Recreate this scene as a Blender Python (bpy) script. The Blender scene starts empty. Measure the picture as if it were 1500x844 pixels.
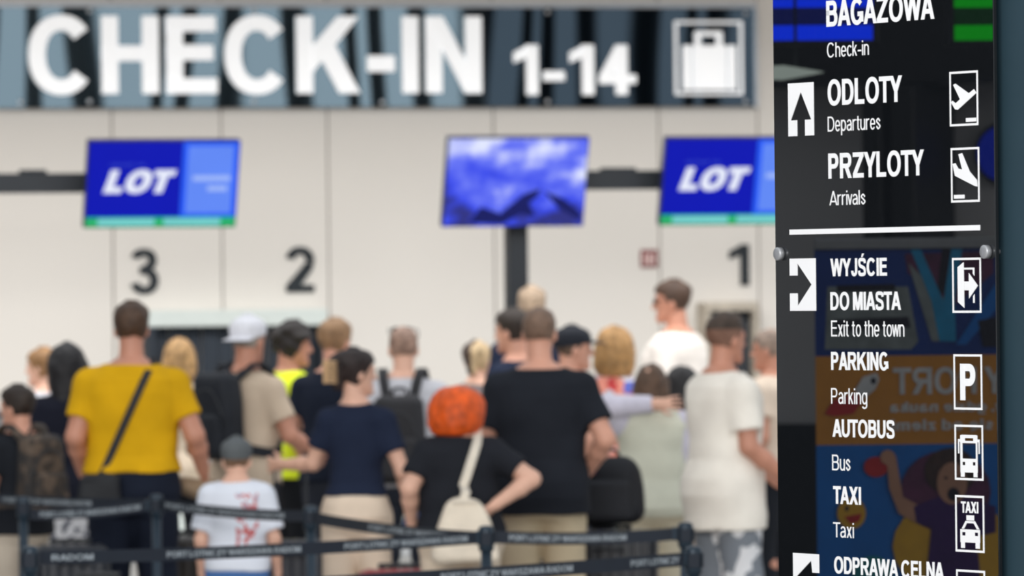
import bpy, bmesh, math, random
import numpy as np
from mathutils import Vector, Matrix

random.seed(7)
rng = np.random.default_rng(11)
S = bpy.context.scene
C = S.collection
PI = math.pi

# ------------------------------------------------------------------ camera, world, exposure
FPX = 9000.0            # focal length in pixels of the 1500 x 844 frame
CAMH = 1.87
ROLL = 0.0105
RV = Vector((math.cos(ROLL), 0, -math.sin(ROLL)))
UV = Vector((math.sin(ROLL), 0, math.cos(ROLL)))
FV = Vector((0, 1, 0))
EYE = Vector((0, 0, CAMH))
cd = bpy.data.cameras.new('camera')
cam = bpy.data.objects.new('camera', cd)
C.objects.link(cam)
S.camera = cam
cd.sensor_width = 36.0
cd.lens = FPX / 1500 * 36
cd.clip_start = 0.1
cd.clip_end = 300
cam.matrix_world = Matrix(((RV.x, UV.x, -FV.x, EYE.x), (RV.y, UV.y, -FV.y, EYE.y), (RV.z, UV.z, -FV.z, EYE.z), (0, 0, 0, 1)))
cd.dof.use_dof = True
cd.dof.focus_distance = 13.6
cd.dof.aperture_fstop = 7.6

W = bpy.data.worlds.new('world')
S.world = W
W.use_nodes = True
W.node_tree.nodes['Background'].inputs[0].default_value = (0.90, 0.95, 1.0, 1)
W.node_tree.nodes['Background'].inputs[1].default_value = 0.86
S.view_settings.view_transform = 'Standard'
S.view_settings.look = 'None'
S.view_settings.exposure = 0.0
S.view_settings.gamma = 1.0
S.view_settings.use_curve_mapping = False


def area_light(name, loc, target, size, size_y, power, col):
    l = bpy.data.lights.new(name, 'AREA')
    l.shape = 'RECTANGLE'
    l.size = size
    l.size_y = size_y
    l.energy = power
    l.color = col
    o = bpy.data.objects.new(name, l)
    C.objects.link(o)
    o.location = loc
    o.rotation_euler = (Vector(target) - Vector(loc)).to_track_quat('-Z', 'Y').to_euler()
    return o


# daylight through the tall glass front of the hall (behind and above the camera)
area_light('window_daylight', (-7, -9, 8), (-1, 34, 1.0), 22, 6, 7000, (1.0, 0.98, 0.95))
# unseen lamp added over the queue to brighten the lower wall
area_light('added_wall_light', (-1, 34.5, 8.2), (-1.5, 44.5, 1.2), 22, 3.5, 1750, (1.0, 0.985, 0.96))

# ------------------------------------------------------------------ materials
_mats = {}


def nodes_of(name):
    m = bpy.data.materials.new(name)
    m.use_nodes = True
    nt = m.node_tree
    return m, nt, nt.nodes['Principled BSDF']


def lin(c):
    return tuple(((v / 255) / 12.92 if v / 255 <= 0.04045 else ((v / 255 + 0.055) / 1.055) ** 2.4) for v in c)


def mat(name, col, rough=0.6, metal=0.0, var=0.12, scale=14.0, bump=0.15, spec=0.5, ior=1.45, emit=0.0):
    """procedural surface: noise-varied colour and a fine bump (col in sRGB 0-255)"""
    if name in _mats:
        return _mats[name]
    m, nt, b = nodes_of(name)
    c = lin(col)
    tc = nt.nodes.new('ShaderNodeTexCoord')
    nz = nt.nodes.new('ShaderNodeTexNoise')
    nz.inputs['Scale'].default_value = scale
    nz.inputs['Detail'].default_value = 4
    nt.links.new(tc.outputs['Object'], nz.inputs['Vector'])
    rp = nt.nodes.new('ShaderNodeValToRGB')
    rp.color_ramp.elements[0].position = 0.3
    rp.color_ramp.elements[1].position = 0.7
    rp.color_ramp.elements[0].color = (*[v * (1 - var) for v in c], 1)
    rp.color_ramp.elements[1].color = (*[min(1, v * (1 + var)) for v in c], 1)
    nt.links.new(nz.outputs['Fac'], rp.inputs['Fac'])
    nt.links.new(rp.outputs['Color'], b.inputs['Base Color'])
    b.inputs['Roughness'].default_value = rough
    b.inputs['Metallic'].default_value = metal
    b.inputs['IOR'].default_value = ior
    b.inputs['Specular IOR Level'].default_value = spec
    if emit > 0:
        nt.links.new(rp.outputs['Color'], b.inputs['Emission Color'])
        b.inputs['Emission Strength'].default_value = emit
    if bump > 0:
        n2 = nt.nodes.new('ShaderNodeTexNoise')
        n2.inputs['Scale'].default_value = scale * 9
        nt.links.new(tc.outputs['Object'], n2.inputs['Vector'])
        bp = nt.nodes.new('ShaderNodeBump')
        bp.inputs['Strength'].default_value = bump
        bp.inputs['Distance'].default_value = 0.004
        nt.links.new(n2.outputs['Fac'], bp.inputs['Height'])
        nt.links.new(bp.outputs['Normal'], b.inputs['Normal'])
    _mats[name] = m
    return m


def pattern_mat(name, base, inks, scale, lo, hi, thr=0.52, kind='noise', rough=0.8):
    """cloth with a printed patch inside the local box lo..hi (object space)"""
    if name in _mats:
        return _mats[name]
    m, nt, b = nodes_of(name)
    tc = nt.nodes.new('ShaderNodeTexCoord')
    if kind == 'noise':
        tx = nt.nodes.new('ShaderNodeTexNoise')
        tx.inputs['Scale'].default_value = scale
        tx.inputs['Detail'].default_value = 1.5
        out = tx.outputs['Fac']
    else:
        tx = nt.nodes.new('ShaderNodeTexVoronoi')
        tx.inputs['Scale'].default_value = scale
        sx = nt.nodes.new('ShaderNodeSeparateColor')
        nt.links.new(tx.outputs['Color'], sx.inputs['Color'])
        out = sx.outputs['Red']
    nt.links.new(tc.outputs['Object'], tx.inputs['Vector'])
    rp = nt.nodes.new('ShaderNodeValToRGB')
    rp.color_ramp.interpolation = 'CONSTANT'
    el = rp.color_ramp.elements
    el[0].position = 0
    el[0].color = (*lin(base), 1)
    step = (0.75 - thr) / max(1, len(inks))
    for i, k in enumerate(inks):
        e = el[1] if i == 0 else el.new(0.9)
        e.position = thr + i * step
        e.color = (*lin(k), 1)
    nt.links.new(out, rp.inputs['Fac'])
    # box mask
    sp = nt.nodes.new('ShaderNodeSeparateXYZ')
    nt.links.new(tc.outputs['Object'], sp.inputs['Vector'])
    prev = None
    for ax in range(3):
        for op, v in (('GREATER_THAN', lo[ax]), ('LESS_THAN', hi[ax])):
            q = nt.nodes.new('ShaderNodeMath')
            q.operation = op
            q.inputs[1].default_value = v
            nt.links.new(sp.outputs[ax], q.inputs[0])
            if prev is None:
                prev = q
            else:
                mu = nt.nodes.new('ShaderNodeMath')
                mu.operation = 'MULTIPLY'
                nt.links.new(prev.outputs[0], mu.inputs[0])
                nt.links.new(q.outputs[0], mu.inputs[1])
                prev = mu
    mx = nt.nodes.new('ShaderNodeMix')
    mx.data_type = 'RGBA'
    mx.inputs[6].default_value = (*lin(base), 1)
    nt.links.new(prev.outputs[0], mx.inputs[0])
    nt.links.new(rp.outputs['Color'], mx.inputs[7])
    nt.links.new(mx.outputs[2], b.inputs['Base Color'])
    b.inputs['Roughness'].default_value = rough
    _mats[name] = m
    return m


def glow(name, col, strength=1.0):
    """a lit display surface"""
    if name in _mats:
        return _mats[name]
    m, nt, b = nodes_of(name)
    tc = nt.nodes.new('ShaderNodeTexCoord')
    nz = nt.nodes.new('ShaderNodeTexNoise')
    nz.inputs['Scale'].default_value = 3
    nt.links.new(tc.outputs['Object'], nz.inputs['Vector'])
    rp = nt.nodes.new('ShaderNodeValToRGB')
    c = lin(col)
    rp.color_ramp.elements[0].color = (*[v * 0.92 for v in c], 1)
    rp.color_ramp.elements[1].color = (*[min(1, v * 1.06) for v in c], 1)
    nt.links.new(nz.outputs['Fac'], rp.inputs['Fac'])
    b.inputs['Base Color'].default_value = (0.005, 0.005, 0.008, 1)
    b.inputs['Roughness'].default_value = 0.35
    b.inputs['Specular IOR Level'].default_value = 0.0
    nt.links.new(rp.outputs['Color'], b.inputs['Emission Color'])
    b.inputs['Emission Strength'].default_value = strength
    _mats[name] = m
    return m


# ------------------------------------------------------------------ object helpers
def tag(o, label=None, cat=None, group=None, kind=None):
    if label:
        o['label'] = label
    if cat:
        o['category'] = cat
    if group:
        o['group'] = group
    if kind:
        o['kind'] = kind
    return o


def empty(name, loc=(0, 0, 0), rz=0.0, label=None, cat=None, group=None, kind=None):
    o = bpy.data.objects.new(name, None)
    C.objects.link(o)
    o.location = loc
    o.rotation_euler = (0, 0, rz)
    o.empty_display_size = 0.1
    return tag(o, label, cat, group, kind)


def link_mesh(name, me, mats, parent=None, loc=None, rz=None):
    o = bpy.data.objects.new(name, me)
    C.objects.link(o)
    if not isinstance(mats, (list, tuple)):
        mats = [mats]
    for m in mats:
        me.materials.append(m)
    if parent is not None:
        o.parent = parent
    if loc is not None:
        o.location = loc
    if rz is not None:
        o.rotation_euler = (0, 0, rz)
    return o


class MB:
    """collects simple shapes into ONE mesh"""

    def __init__(self):
        self.bm = bmesh.new()

    def _add(self, verts, faces, mi=0, smooth=False):
        vs = [self.bm.verts.new(v) for v in verts]
        for f in faces:
            try:
                fc = self.bm.faces.new([vs[i] for i in f])
                fc.material_index = mi
                fc.smooth = smooth
            except ValueError:
                pass
        return vs

    def box(self, lo, hi, mi=0, bevel=0.0, rot=None, piv=None):
        x0, y0, z0 = lo
        x1, y1, z1 = hi
        if bevel <= 0:
            v = [(x0, y0, z0), (x1, y0, z0), (x1, y1, z0), (x0, y1, z0), (x0, y0, z1), (x1, y0, z1), (x1, y1, z1), (x0, y1, z1)]
            f = [(0, 3, 2, 1), (4, 5, 6, 7), (0, 1, 5, 4), (1, 2, 6, 5), (2, 3, 7, 6), (3, 0, 4, 7)]
        else:
            t = bmesh.new()
            bmesh.ops.create_cube(t, size=1)
            for q in t.verts:
                q.co = Vector((x0 + (q.co.x + .5) * (x1 - x0), y0 + (q.co.y + .5) * (y1 - y0), z0 + (q.co.z + .5) * (z1 - z0)))
            bevel = min(bevel, 0.49 * min(x1 - x0, y1 - y0, z1 - z0))
            bmesh.ops.bevel(t, geom=t.edges[:], offset=bevel, segments=3, affect='EDGES', profile=0.5)
            t.verts.index_update()
            v = [tuple(q.co) for q in t.verts]
            f = [tuple(q.index for q in fc.verts) for fc in t.faces]
            t.free()
        if rot is not None:
            p = Vector(piv if piv else (0, 0, 0))
            v = [tuple(rot @ (Vector(q) - p) + p) for q in v]
        self._add(v, f, mi)
        return self

    def tube(self, path, r, n=12, mi=0, caps=True, flat=None, smooth=True):
        """swept tube; r scalar or list; flat=(w,t) gives a ribbon section with width direction hint"""
        P = [Vector(p) for p in path]
        m = len(P)
        rr = r if isinstance(r, (list, tuple)) else [r] * m
        rings = []
        up = Vector((0, 0, 1))
        for i, p in enumerate(P):
            d = (P[min(i + 1, m - 1)] - P[max(i - 1, 0)]).normalized()
            a = d.cross(up)
            if a.length < 1e-3:
                a = d.cross(Vector((0, 1, 0)))
            a.normalize()
            b = d.cross(a).normalized()
            rings.append([p + (a * math.cos(2 * PI * k / n) + b * math.sin(2 * PI * k / n)) * rr[i] for k in range(n)])
        v = [q for ring in rings for q in ring]
        f = []
        for i in range(m - 1):
            for k in range(n):
                f.append((i * n + k, i * n + (k + 1) % n, (i + 1) * n + (k + 1) % n, (i + 1) * n + k))
        if caps:
            f.append(tuple(range(n))[::-1])
            f.append(tuple((m - 1) * n + k for k in range(n)))
        self._add(v, f, mi, smooth)
        return self

    def ribbon(self, path, normals, w, t, mi=0):
        P = [Vector(p) for p in path]
        m = len(P)
        v, f = [], []
        for i, p in enumerate(P):
            d = (P[min(i + 1, m - 1)] - P[max(i - 1, 0)]).normalized()
            nn = Vector(normals[i]).normalized()
            a = d.cross(nn).normalized()
            nn = a.cross(d).normalized()
            for sa, sn in ((-1, -1), (1, -1), (1, 1), (-1, 1)):
                v.append(p + a * (sa * w / 2) + nn * (sn * t / 2))
        for i in range(m - 1):
            for k in range(4):
                f.append((i * 4 + k, i * 4 + (k + 1) % 4, (i + 1) * 4 + (k + 1) % 4, (i + 1) * 4 + k))
        f.append((0, 1, 2, 3))
        f.append(tuple((m - 1) * 4 + k for k in (3, 2, 1, 0)))
        self._add(v, f, mi)
        return self

    def lathe(self, prof, c=(0, 0, 0), n=28, mi=0, axis='z', smooth=True):
        v, f = [], []
        for (r, z) in prof:
            for k in range(n):
                a = 2 * PI * k / n
                p = (r * math.cos(a), r * math.sin(a), z)
                if axis == 'y':
                    p = (p[0], p[2], p[1])
                elif axis == 'x':
                    p = (p[2], p[0], p[1])
                v.append((c[0] + p[0], c[1] + p[1], c[2] + p[2]))
        m = len(prof)
        for i in range(m - 1):
            for k in range(n):
                f.append((i * n + k, i * n + (k + 1) % n, (i + 1) * n + (k + 1) % n, (i + 1) * n + k))
        f.append(tuple(range(n))[::-1])
        f.append(tuple((m - 1) * n + k for k in range(n)))
        self._add(v, f, mi, smooth)
        return self

    def prism(self, poly, y0, y1, mi=0):
        """polygon in the x-z plane pushed from y0 to y1"""
        n = len(poly)
        t = bmesh.new()
        a = [t.verts.new((p[0], y0, p[1])) for p in poly]
        fc = t.faces.new(a)
        fc.normal_update()
        bmesh.ops.triangulate(t, faces=[fc])
        t.verts.index_update()
        tri = [tuple(q.index for q in ff.verts) for ff in t.faces]
        t.free()
        v = [(p[0], y0, p[1]) for p in poly] + [(p[0], y1, p[1]) for p in poly]
        f = list(tri) + [tuple(n + i for i in q[::-1]) for q in tri]
        f += [(i, (i + 1) % n, n + (i + 1) % n, n + i) for i in range(n)]
        self._add(v, f, mi)
        return self

    def mesh(self, name):
        bmesh.ops.recalc_face_normals(self.bm, faces=self.bm.faces[:])
        me = bpy.data.meshes.new(name)
        self.bm.to_mesh(me)
        self.bm.free()
        return me

    def build(self, name, mats, parent=None, loc=None, rz=None):
        return link_mesh(name, self.mesh(name), mats, parent, loc, rz)


def catmull(pts, sub=8):
    P = [Vector(p) for p in pts]
    out = []
    for i in range(len(P) - 1):
        p0, p1, p2, p3 = P[max(i - 1, 0)], P[i], P[i + 1], P[min(i + 2, len(P) - 1)]
        for k in range(sub):
            t = k / sub
            out.append(0.5 * ((2 * p1) + (p2 - p0) * t + (2 * p0 - 5 * p1 + 4 * p2 - p3) * t * t + (3 * p1 - p0 - 3 * p2 + p3) * t ** 3))
    out.append(P[-1])
    return out


# ------------------------------------------------------------------ lettering drawn from strokes (grotesque capitals and lower case)
def _ring(cx, cy, rx, ry, w, h, a0=0.0, a1=360.0, n=28):
    A = [math.radians(a0 + (a1 - a0) * k / n) for k in range(n + 1)]
    sg = lambda v: math.copysign(abs(v) ** 0.92, v)
    return [(cx + rx * sg(math.cos(a)), cy + ry * sg(math.sin(a))) for a in A] + \
           [(cx + (rx - w) * sg(math.cos(a)), cy + (ry - h) * sg(math.sin(a))) for a in A[::-1]]


def _stroke(pts, w, sub=7):
    P = [Vector((p[0], p[1], 0)) for p in catmull([(p[0], p[1], 0) for p in pts], sub)]
    L, Rr = [], []
    for i, p in enumerate(P):
        d = (P[min(i + 1, len(P) - 1)] - P[max(i - 1, 0)]).normalized()
        nn = Vector((-d.y, d.x, 0)) * (w / 2)
        L.append((p.x + nn.x, p.y + nn.y))
        Rr.append((p.x - nn.x, p.y - nn.y))
    return L + Rr[::-1]


def _rc(x0, y0, x1, y1):
    return [(x0, y0), (x1, y0), (x1, y1), (x0, y1)]


def _dg(xb, yb, xt, yt, d):
    return [(xb, yb), (xb + d, yb), (xt + d, yt), (xt, yt)]


_CW = {'A': .93, 'B': .80, 'C': .93, 'D': .83, 'E': .73, 'G': .90, 'H': .82, 'I': None, 'J': .62, 'K': .92, 'L': .68, 'M': .96, 'N': .82, 'O': .96,
       'P': .76, 'R': .86, 'S': .80, 'T': .80, 'U': .82, 'W': 1.30, 'X': .90, 'Y': .90, 'Z': .78, '-': .40, '1': .46, '2': .66, '3': .66, '4': .70, ',': .15}


def glyph(ch, w, h):
    """(outline polygons, ink width): cap height 1, stem w, crossbar h"""
    acc = {'Ś': 'S', 'Ż': 'Z', 'ę': 'e'}
    b = acc.get(ch, ch)
    P = []
    x = .74                                   # x-height
    W = _CW.get(b, .62)
    if b == 'I':
        W = w
    d = w * 1.08
    if b == 'A':
        P = [_dg(0, 0, W / 2 - d / 2, 1, d), _dg(W - d, 0, W / 2 - d / 2, 1, d), _rc(.20 * W, .21, .80 * W, .21 + h)]
    elif b == 'B':
        P = [_rc(0, 0, w, 1)]
        r1, r2 = (1 - .53 + h / 2) / 2, (.53 + h / 2) / 2
        for y0, r, ww in ((.53 - h / 2, r1, W * .94), (0, r2, W)):
            P += [_rc(0, y0, ww - r, y0 + h), _rc(0, y0 + 2 * r - h, ww - r, y0 + 2 * r), _ring(ww - r, y0 + r, r, r, w, h, -90, 90, 14)]
    elif b == 'C':
        P = [_ring(W / 2, .5, W / 2, .515, w, h, 38, 322)]
    elif b == 'D':
        P = [_rc(0, 0, w, 1), _rc(0, 0, W * .45, h), _rc(0, 1 - h, W * .45, 1), _ring(W * .45, .5, W * .55, .5, w, h, -90, 90, 18)]
    elif b == 'E':
        P = [_rc(0, 0, w, 1), _rc(0, 0, W, h), _rc(0, 1 - h, W * .97, 1), _rc(0, .53 - h / 2, W * .92, .53 + h / 2)]
    elif b == 'G':
        P = [_ring(W / 2, .5, W / 2, .515, w, h, 40, 330), _rc(W - w, .10, W, .5), _rc(W * .55, .5 - h, W, .5)]
    elif b == 'H':
        P = [_rc(0, 0, w, 1), _rc(W - w, 0, W, 1), _rc(0, .52 - h / 2, W, .52 + h / 2)]
    elif b == 'I':
        P = [_rc(0, 0, w, 1)]
    elif b == 'J':
        P = [_rc(W - w, .3, W, 1), _ring(W / 2, .30, W / 2, .315, w, h, 180, 360, 16)]
    elif b == 'K':
        P = [_rc(0, 0, w, 1), [(w, .28), (w, .28 + w * 1.45), (W - w * 1.35, 1), (W - w * .05, 1)], [(w + .12, .46), (w + .12 + w * .72, .46 + w * .95), (W, 0), (W - w * 1.28, 0)]]
    elif b == 'L':
        P = [_rc(0, 0, w, 1), _rc(0, 0, W, h)]
    elif b == 'M':
        P = [_rc(0, 0, w, 1), _rc(W - w, 0, W, 1), [(0, 1), (w * 1.35, 1), (W / 2 + w * .5, 0), (W / 2 - w * .5, 0)], [(W, 1), (W - w * 1.35, 1), (W / 2 - w * .5, 0), (W / 2 + w * .5, 0)]]
    elif b == 'N':
        P = [_rc(0, 0, w, 1), _rc(W - w, 0, W, 1), [(0, 1), (w * 1.05, 1), (W, 0), (W - w * 1.05, 0)]]
    elif b == 'O':
        P = [_ring(W / 2, .5, W / 2, .515, w, h)]
    elif b in 'PR':
        r = (1 - .43 + h * .2) / 2
        y0 = 1 - 2 * r
        P = [_rc(0, 0, w, 1), _rc(0, y0, W * .97 - r, y0 + h), _rc(0, 1 - h, W * .97 - r, 1), _ring(W * .97 - r, y0 + r, r, r, w, h, -90, 90, 14)]
        if b == 'R':
            P.append([(W * .36, y0 + h * .5), (W * .36 + w * 1.2, y0 + h * .5), (W, 0), (W - w * 1.2, 0)])
    elif b == 'S':
        i, k = w * .5 / W, h * .5
        P = [_stroke([(W * (1 - i), .715), (W * .82, .93 - k * .6), (W * .5, 1.01 - k), (W * .2, .94 - k * .6), (W * i * 1.15, .745), (W * .24, .585), (W * .5, .515),
                      (W * .78, .43), (W * (1 - i), .27), (W * .82, .07 + k * .6), (W * .5, -.01 + k), (W * .18, .07 + k * .6), (W * i, .30)], (w + h) / 2)]
    elif b == 'T':
        P = [_rc(W / 2 - w / 2, 0, W / 2 + w / 2, 1), _rc(0, 1 - h, W, 1)]
    elif b == 'U':
        P = [_rc(0, .38, w, 1), _rc(W - w, .38, W, 1), _ring(W / 2, .38, W / 2, .395, w, h, 180, 360, 18)]
    elif b == 'W':
        d = w * 1.02
        q = (W - d) / 4
        P = [_dg(q, 0, 0, 1, d), _dg(q, 0, 2 * q, 1, d), _dg(3 * q, 0, 2 * q, 1, d), _dg(3 * q, 0, 4 * q, 1, d)]
    elif b == 'X':
        d = w * 1.2
        P = [_dg(0, 0, W - d, 1, d), _dg(W - d, 0, 0, 1, d)]
    elif b == 'Y':
        d = w * 1.15
        P = [_rc(W / 2 - w / 2, 0, W / 2 + w / 2, .46), _dg(W / 2 - d / 2, .42, 0, 1, d), _dg(W / 2 - d / 2, .42, W - d, 1, d)]
    elif b == 'Z':
        P = [_rc(0, 0, W, h), _rc(0, 1 - h, W, 1), [(0, h * .9), (w * 1.3, h * .9), (W, 1 - h * .9), (W - w * 1.3, 1 - h * .9)]]
    elif b == '-':
        P = [_rc(0, .28, W, .28 + h * 1.05)]
    elif b == ',':
        P = [_rc(0, 0, w, w), [(w * .5, 0), (w, 0), (w * .5, -w)]]
    elif b == '1':
        P = [_rc(W - w, 0, W, 1), [(W - w, 1), (W - w, .80 - h * .3), (0, .64), (0, .64 + h * 1.15), (W - w * .75, 1)]]
    elif b == '2':
        P = [_ring(W / 2, .70, W / 2, .31, w, h, -5, 170, 16), [(W - w, .66), (W, .66), (W * .93, .5), (w * 1.1, 0), (0, 0), (0, h * .9)], _rc(0, 0, W, h)]
    elif b == '3':
        P = [_ring(W * .48, .75, W * .46, .265, w, h, -95, 165, 18), _ring(W / 2, .29, W / 2, .305, w, h, -168, 95, 18), _rc(W * .33, .52 - h * .45, W * .55, .52 + h * .5)]
    elif b == '4':
        P = [_rc(W - w * 1.75, 0, W - w * .75, 1), _rc(0, .22, W, .22 + h), [(0, .22 + h * .8), (w * 1.15, .22 + h * .8), (W - w * .95, 1), (W - w * 1.75, 1)]]
    # lower case
    elif b in 'onhuacedpgbqrsztkvwxyilfjm':
        r = .31
        if b == 'o':
            P = [_ring(r, x / 2, r, x / 2 + .012, w, h)]
        elif b in 'nhr':
            W = .58
            P = [_rc(0, 0, w, 1 if b == 'h' else x)]
            if b == 'r':
                W = .38
                P.append(_ring(W, x - .30, W, .312, w, h, 88, 160, 8))
            else:
                P += [_ring(W / 2, x - .29, W / 2, .302, w, h, 0, 165, 14), _rc(W - w, 0, W, x - .28)]
        elif b == 'm':
            W = .90
            P = [_rc(0, 0, w, x)]
            for q in (0, W / 2 - w / 2):
                P += [_ring(q + W / 4 + w / 4, x - .22, W / 4 + w / 4, .232, w, h, 0, 165, 12), _rc(q + W / 2 - w / 2, 0, q + W / 2 + w / 2, x - .21)]
        elif b == 'u':
            W = .58
            P = [_rc(0, .28, w, x), _rc(W - w, 0, W, x), _ring(W / 2, .29, W / 2, .302, w, h, 180, 345, 14)]
        elif b == 'c':
            W = .58
            P = [_ring(r, x / 2, r, x / 2 + .012, w, h, 40, 320)]
        elif b == 'e':
            P = [_ring(r, x / 2, r, x / 2 + .012, w, h, 0, 322), _rc(w * .5, x / 2 - h / 2, 2 * r - w * .2, x / 2 + h / 2)]
        elif b == 'a':
            W = .60
            P = [_ring(.30, x - .25, .27, .262, w, h, -5, 160, 14), _rc(W - w * 1.05, .1, W - w * .05, x - .22), _rc(W - w * .9, 0, W, .14),
                 _ring(.27, .21, .27, .222, w, h, 60, 350, 20), _rc(.30, .43 - h * .75, W - w * .6, .43 + h * .25)]
        elif b in 'pgdbq':
            P = [_ring(r, x / 2, r, x / 2 + .012, w, h)]
            if b in 'pb':
                P.append(_rc(0, -.28 if b == 'p' else 0, w, x if b == 'p' else 1))
            else:
                P.append(_rc(2 * r - w, 0 if b == 'd' else -.12 if b == 'g' else -.28, 2 * r, 1 if b == 'd' else x))
            if b == 'g':
                P.append(_ring(r, -.08, r, .215, w, h, 200, 360, 14))
        elif b == 's':
            W = .54
            i, k = w * .5 / W, h * .5
            P = [_stroke([(W * (1 - i), x * .72), (W * .5, x + .01 - k), (W * i * 1.2, x * .73), (W * .5, x * .52), (W * (1 - i), x * .27), (W * .5, -.01 + k), (W * i, x * .28)], (w + h) / 2)]
        elif b == 'z':
            W = .5
            P = [_rc(0, 0, W, h), _rc(0, x - h, W, x), [(0, h * .9), (w * 1.2, h * .9), (W, x - h * .9), (W - w * 1.2, x - h * .9)]]
        elif b == 't':
            W = .34
            P = [_rc(.10, .10, .10 + w, .94), _rc(0, x - h, W, x), _ring(.10 + .22, .17, .22, .182, w, h, 180, 275, 8)]
        elif b == 'k':
            W = .54
            P = [_rc(0, 0, w, 1), [(w, .22), (w, .22 + w * 1.5), (W - w * 1.3, x), (W, x)], [(w + .08, .36), (w + .08 + w * .7, .36 + w * .8), (W, 0), (W - w * 1.2, 0)]]
        elif b in 'vy':
            W = .56
            P = [_dg(W / 2 - w / 2, 0, 0, x, w), _dg(W / 2 - w / 2, 0, W - w, x, w)]
            if b == 'y':
                P.append([(W / 2 - w / 2, 0), (W / 2 + w / 2, 0), (W * .3, -.28), (W * .02, -.28), (W * .02, -.28 + h), (W * .24, -.28 + h)])
        elif b == 'w':
            W = .84
            q = (W - w) / 4
            P = [_dg(q, 0, 0, x, w), _dg(q, 0, 2 * q, x, w), _dg(3 * q, 0, 2 * q, x, w), _dg(3 * q, 0, 4 * q, x, w)]
        elif b == 'x':
            W = .56
            d = w * 1.15
            P = [_dg(0, 0, W - d, x, d), _dg(W - d, 0, 0, x, d)]
        elif b == 'i':
            W = w
            P = [_rc(0, 0, w, x), _rc(0, 1 - w * 1.05, w, 1)]
        elif b == 'l':
            W = w
            P = [_rc(0, 0, w, 1)]
        elif b == 'f':
            W = .34
            P = [_rc(.10, 0, .10 + w, .8), _rc(0, x - h, W, x), _ring(.30, .80, .20, .205, w, h, 90, 180, 8)]
        elif b == 'j':
            W = w
            P = [_rc(0, -.2, w, x), _rc(0, 1 - w, w, 1)]
        if P:
            W = max(q[0] for p in P for q in p)
    if ch == 'Ś':
        P.append([(W * .42, 1.06), (W * .60, 1.06), (W * .80, 1.26), (W * .54, 1.26)])
    if ch == 'Ż':
        P.append(_rc(W / 2 - w * .55, 1.08, W / 2 + w * .55, 1.08 + w))
    if ch == 'ę':
        P.append([(W * .6, .04), (W * .75, .04), (W * .66, -.12), (W * .85, -.2), (W * .6, -.2), (W * .52, -.1)])
    return P, W


def text_polys(s, w, h, gap):
    x, out = 0.0, []
    for ch in s:
        if ch == ' ':
            x += .30
            continue
        P, Wd = glyph(ch, w, h)
        g = gap * (.25 if ch in 'AYTWVvwy' else 1)
        x -= (gap - g) * (1 if out else 0)
        out += [[(px + x, py) for px, py in p] for p in P]
        x += Wd + g
    x1 = max(q[0] for p in out for q in p)
    return [[(px / x1, py) for px, py in p] for p in out]


def lettering(mb, s, x0, x1, z0, cap, y, depth, bold=False, shear=0.0, mi=0, stem=None, gap=None):
    """raised lettering between x0 and x1, baseline z0, in the plane y"""
    w = stem if stem else (.215 if bold else .115)
    h = w * (.84 if bold else .9)
    polys = text_polys(s, w, h, gap if gap is not None else (.10 if bold else .13))
    for i, p in enumerate(polys):            # overlapping strokes get a hair of height difference
        mb.prism([(x0 + u * (x1 - x0) + shear * v * cap, z0 + v * cap) for u, v in p], y - depth * (.5 - .06 * (i % 5)), y + depth / 2, mi)
    return mb


# ------------------------------------------------------------------ picture rays and planes in the place
def ray(px, py):
    return (FV + RV * ((px - 750) / FPX) + UV * ((422 - py) / FPX))


def at(px, py, depth):
    return EYE + ray(px, py) * depth


class Frame:
    """upright plane: origin o on the floor, local x along the plane, local -y towards the viewer"""

    def __init__(self, o, rz):
        self.o = Vector((o[0], o[1], 0))
        self.rz = rz
        self.M = Matrix.Translation(self.o) @ Matrix.Rotation(rz, 4, 'Z')
        self.Mi = self.M.inverted()
        self.n = (self.M.to_3x3() @ Vector((0, -1, 0))).normalized()

    def cast(self, e, d, off=0.0):
        q = self.o + self.n * off
        t = (q - e).dot(self.n) / d.dot(self.n)
        p = self.Mi @ (e + d * t)
        return p.x, p.z

    def hit(self, px, py, off=0.0):
        return self.cast(EYE, ray(px, py), off)


# wall behind the desks, turned away a little towards the right
WY = 46.0
WALL = Frame(at(600, 422, WY), math.radians(15))
# sign panel on the totem in the foreground, seen steeply from its left
pl = at(1136, 422, 13.98)
pr = at(1459, 422, 13.23)
PANEL = Frame(pl, math.atan2(pr.y - pl.y, pr.x - pl.x))


def reflect_hit(fr, px, py, off=0.0):
    d = ray(px, py)
    t = (PANEL.o - EYE).dot(PANEL.n) / d.dot(PANEL.n)
    p = EYE + d * t
    r = d - 2 * d.dot(PANEL.n) * PANEL.n
    return fr.cast(p, r, off)


def reflect_point(px, py, dist):
    d = ray(px, py)
    t = (PANEL.o - EYE).dot(PANEL.n) / d.dot(PANEL.n)
    p = EYE + d * t
    r = (d - 2 * d.dot(PANEL.n) * PANEL.n).normalized()
    return p + r * dist, r


# ------------------------------------------------------------------ the setting
M_wall = mat('wall_cream', (226, 221, 214), 0.55, var=0.015, scale=0.6, bump=0.02)
M_gap = mat('wall_joint', (120, 112, 105), 0.8)
M_floor = mat('floor_stone', (150, 146, 142), 0.35, var=0.08, scale=2)
M_black = mat('black_metal', (28, 32, 38), 0.45)
M_white = mat('white_paint', (250, 250, 250), 0.5, var=0.01, bump=0.0)
M_added_soffit = mat('added_soffit_beige', (205, 192, 178), 0.7, var=0.02)

MB().box((-40, -14, -0.1), (40, 62, 0)).build('floor', M_floor).update_tag()
tag(bpy.data.objects['floor'], kind='structure')

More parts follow.
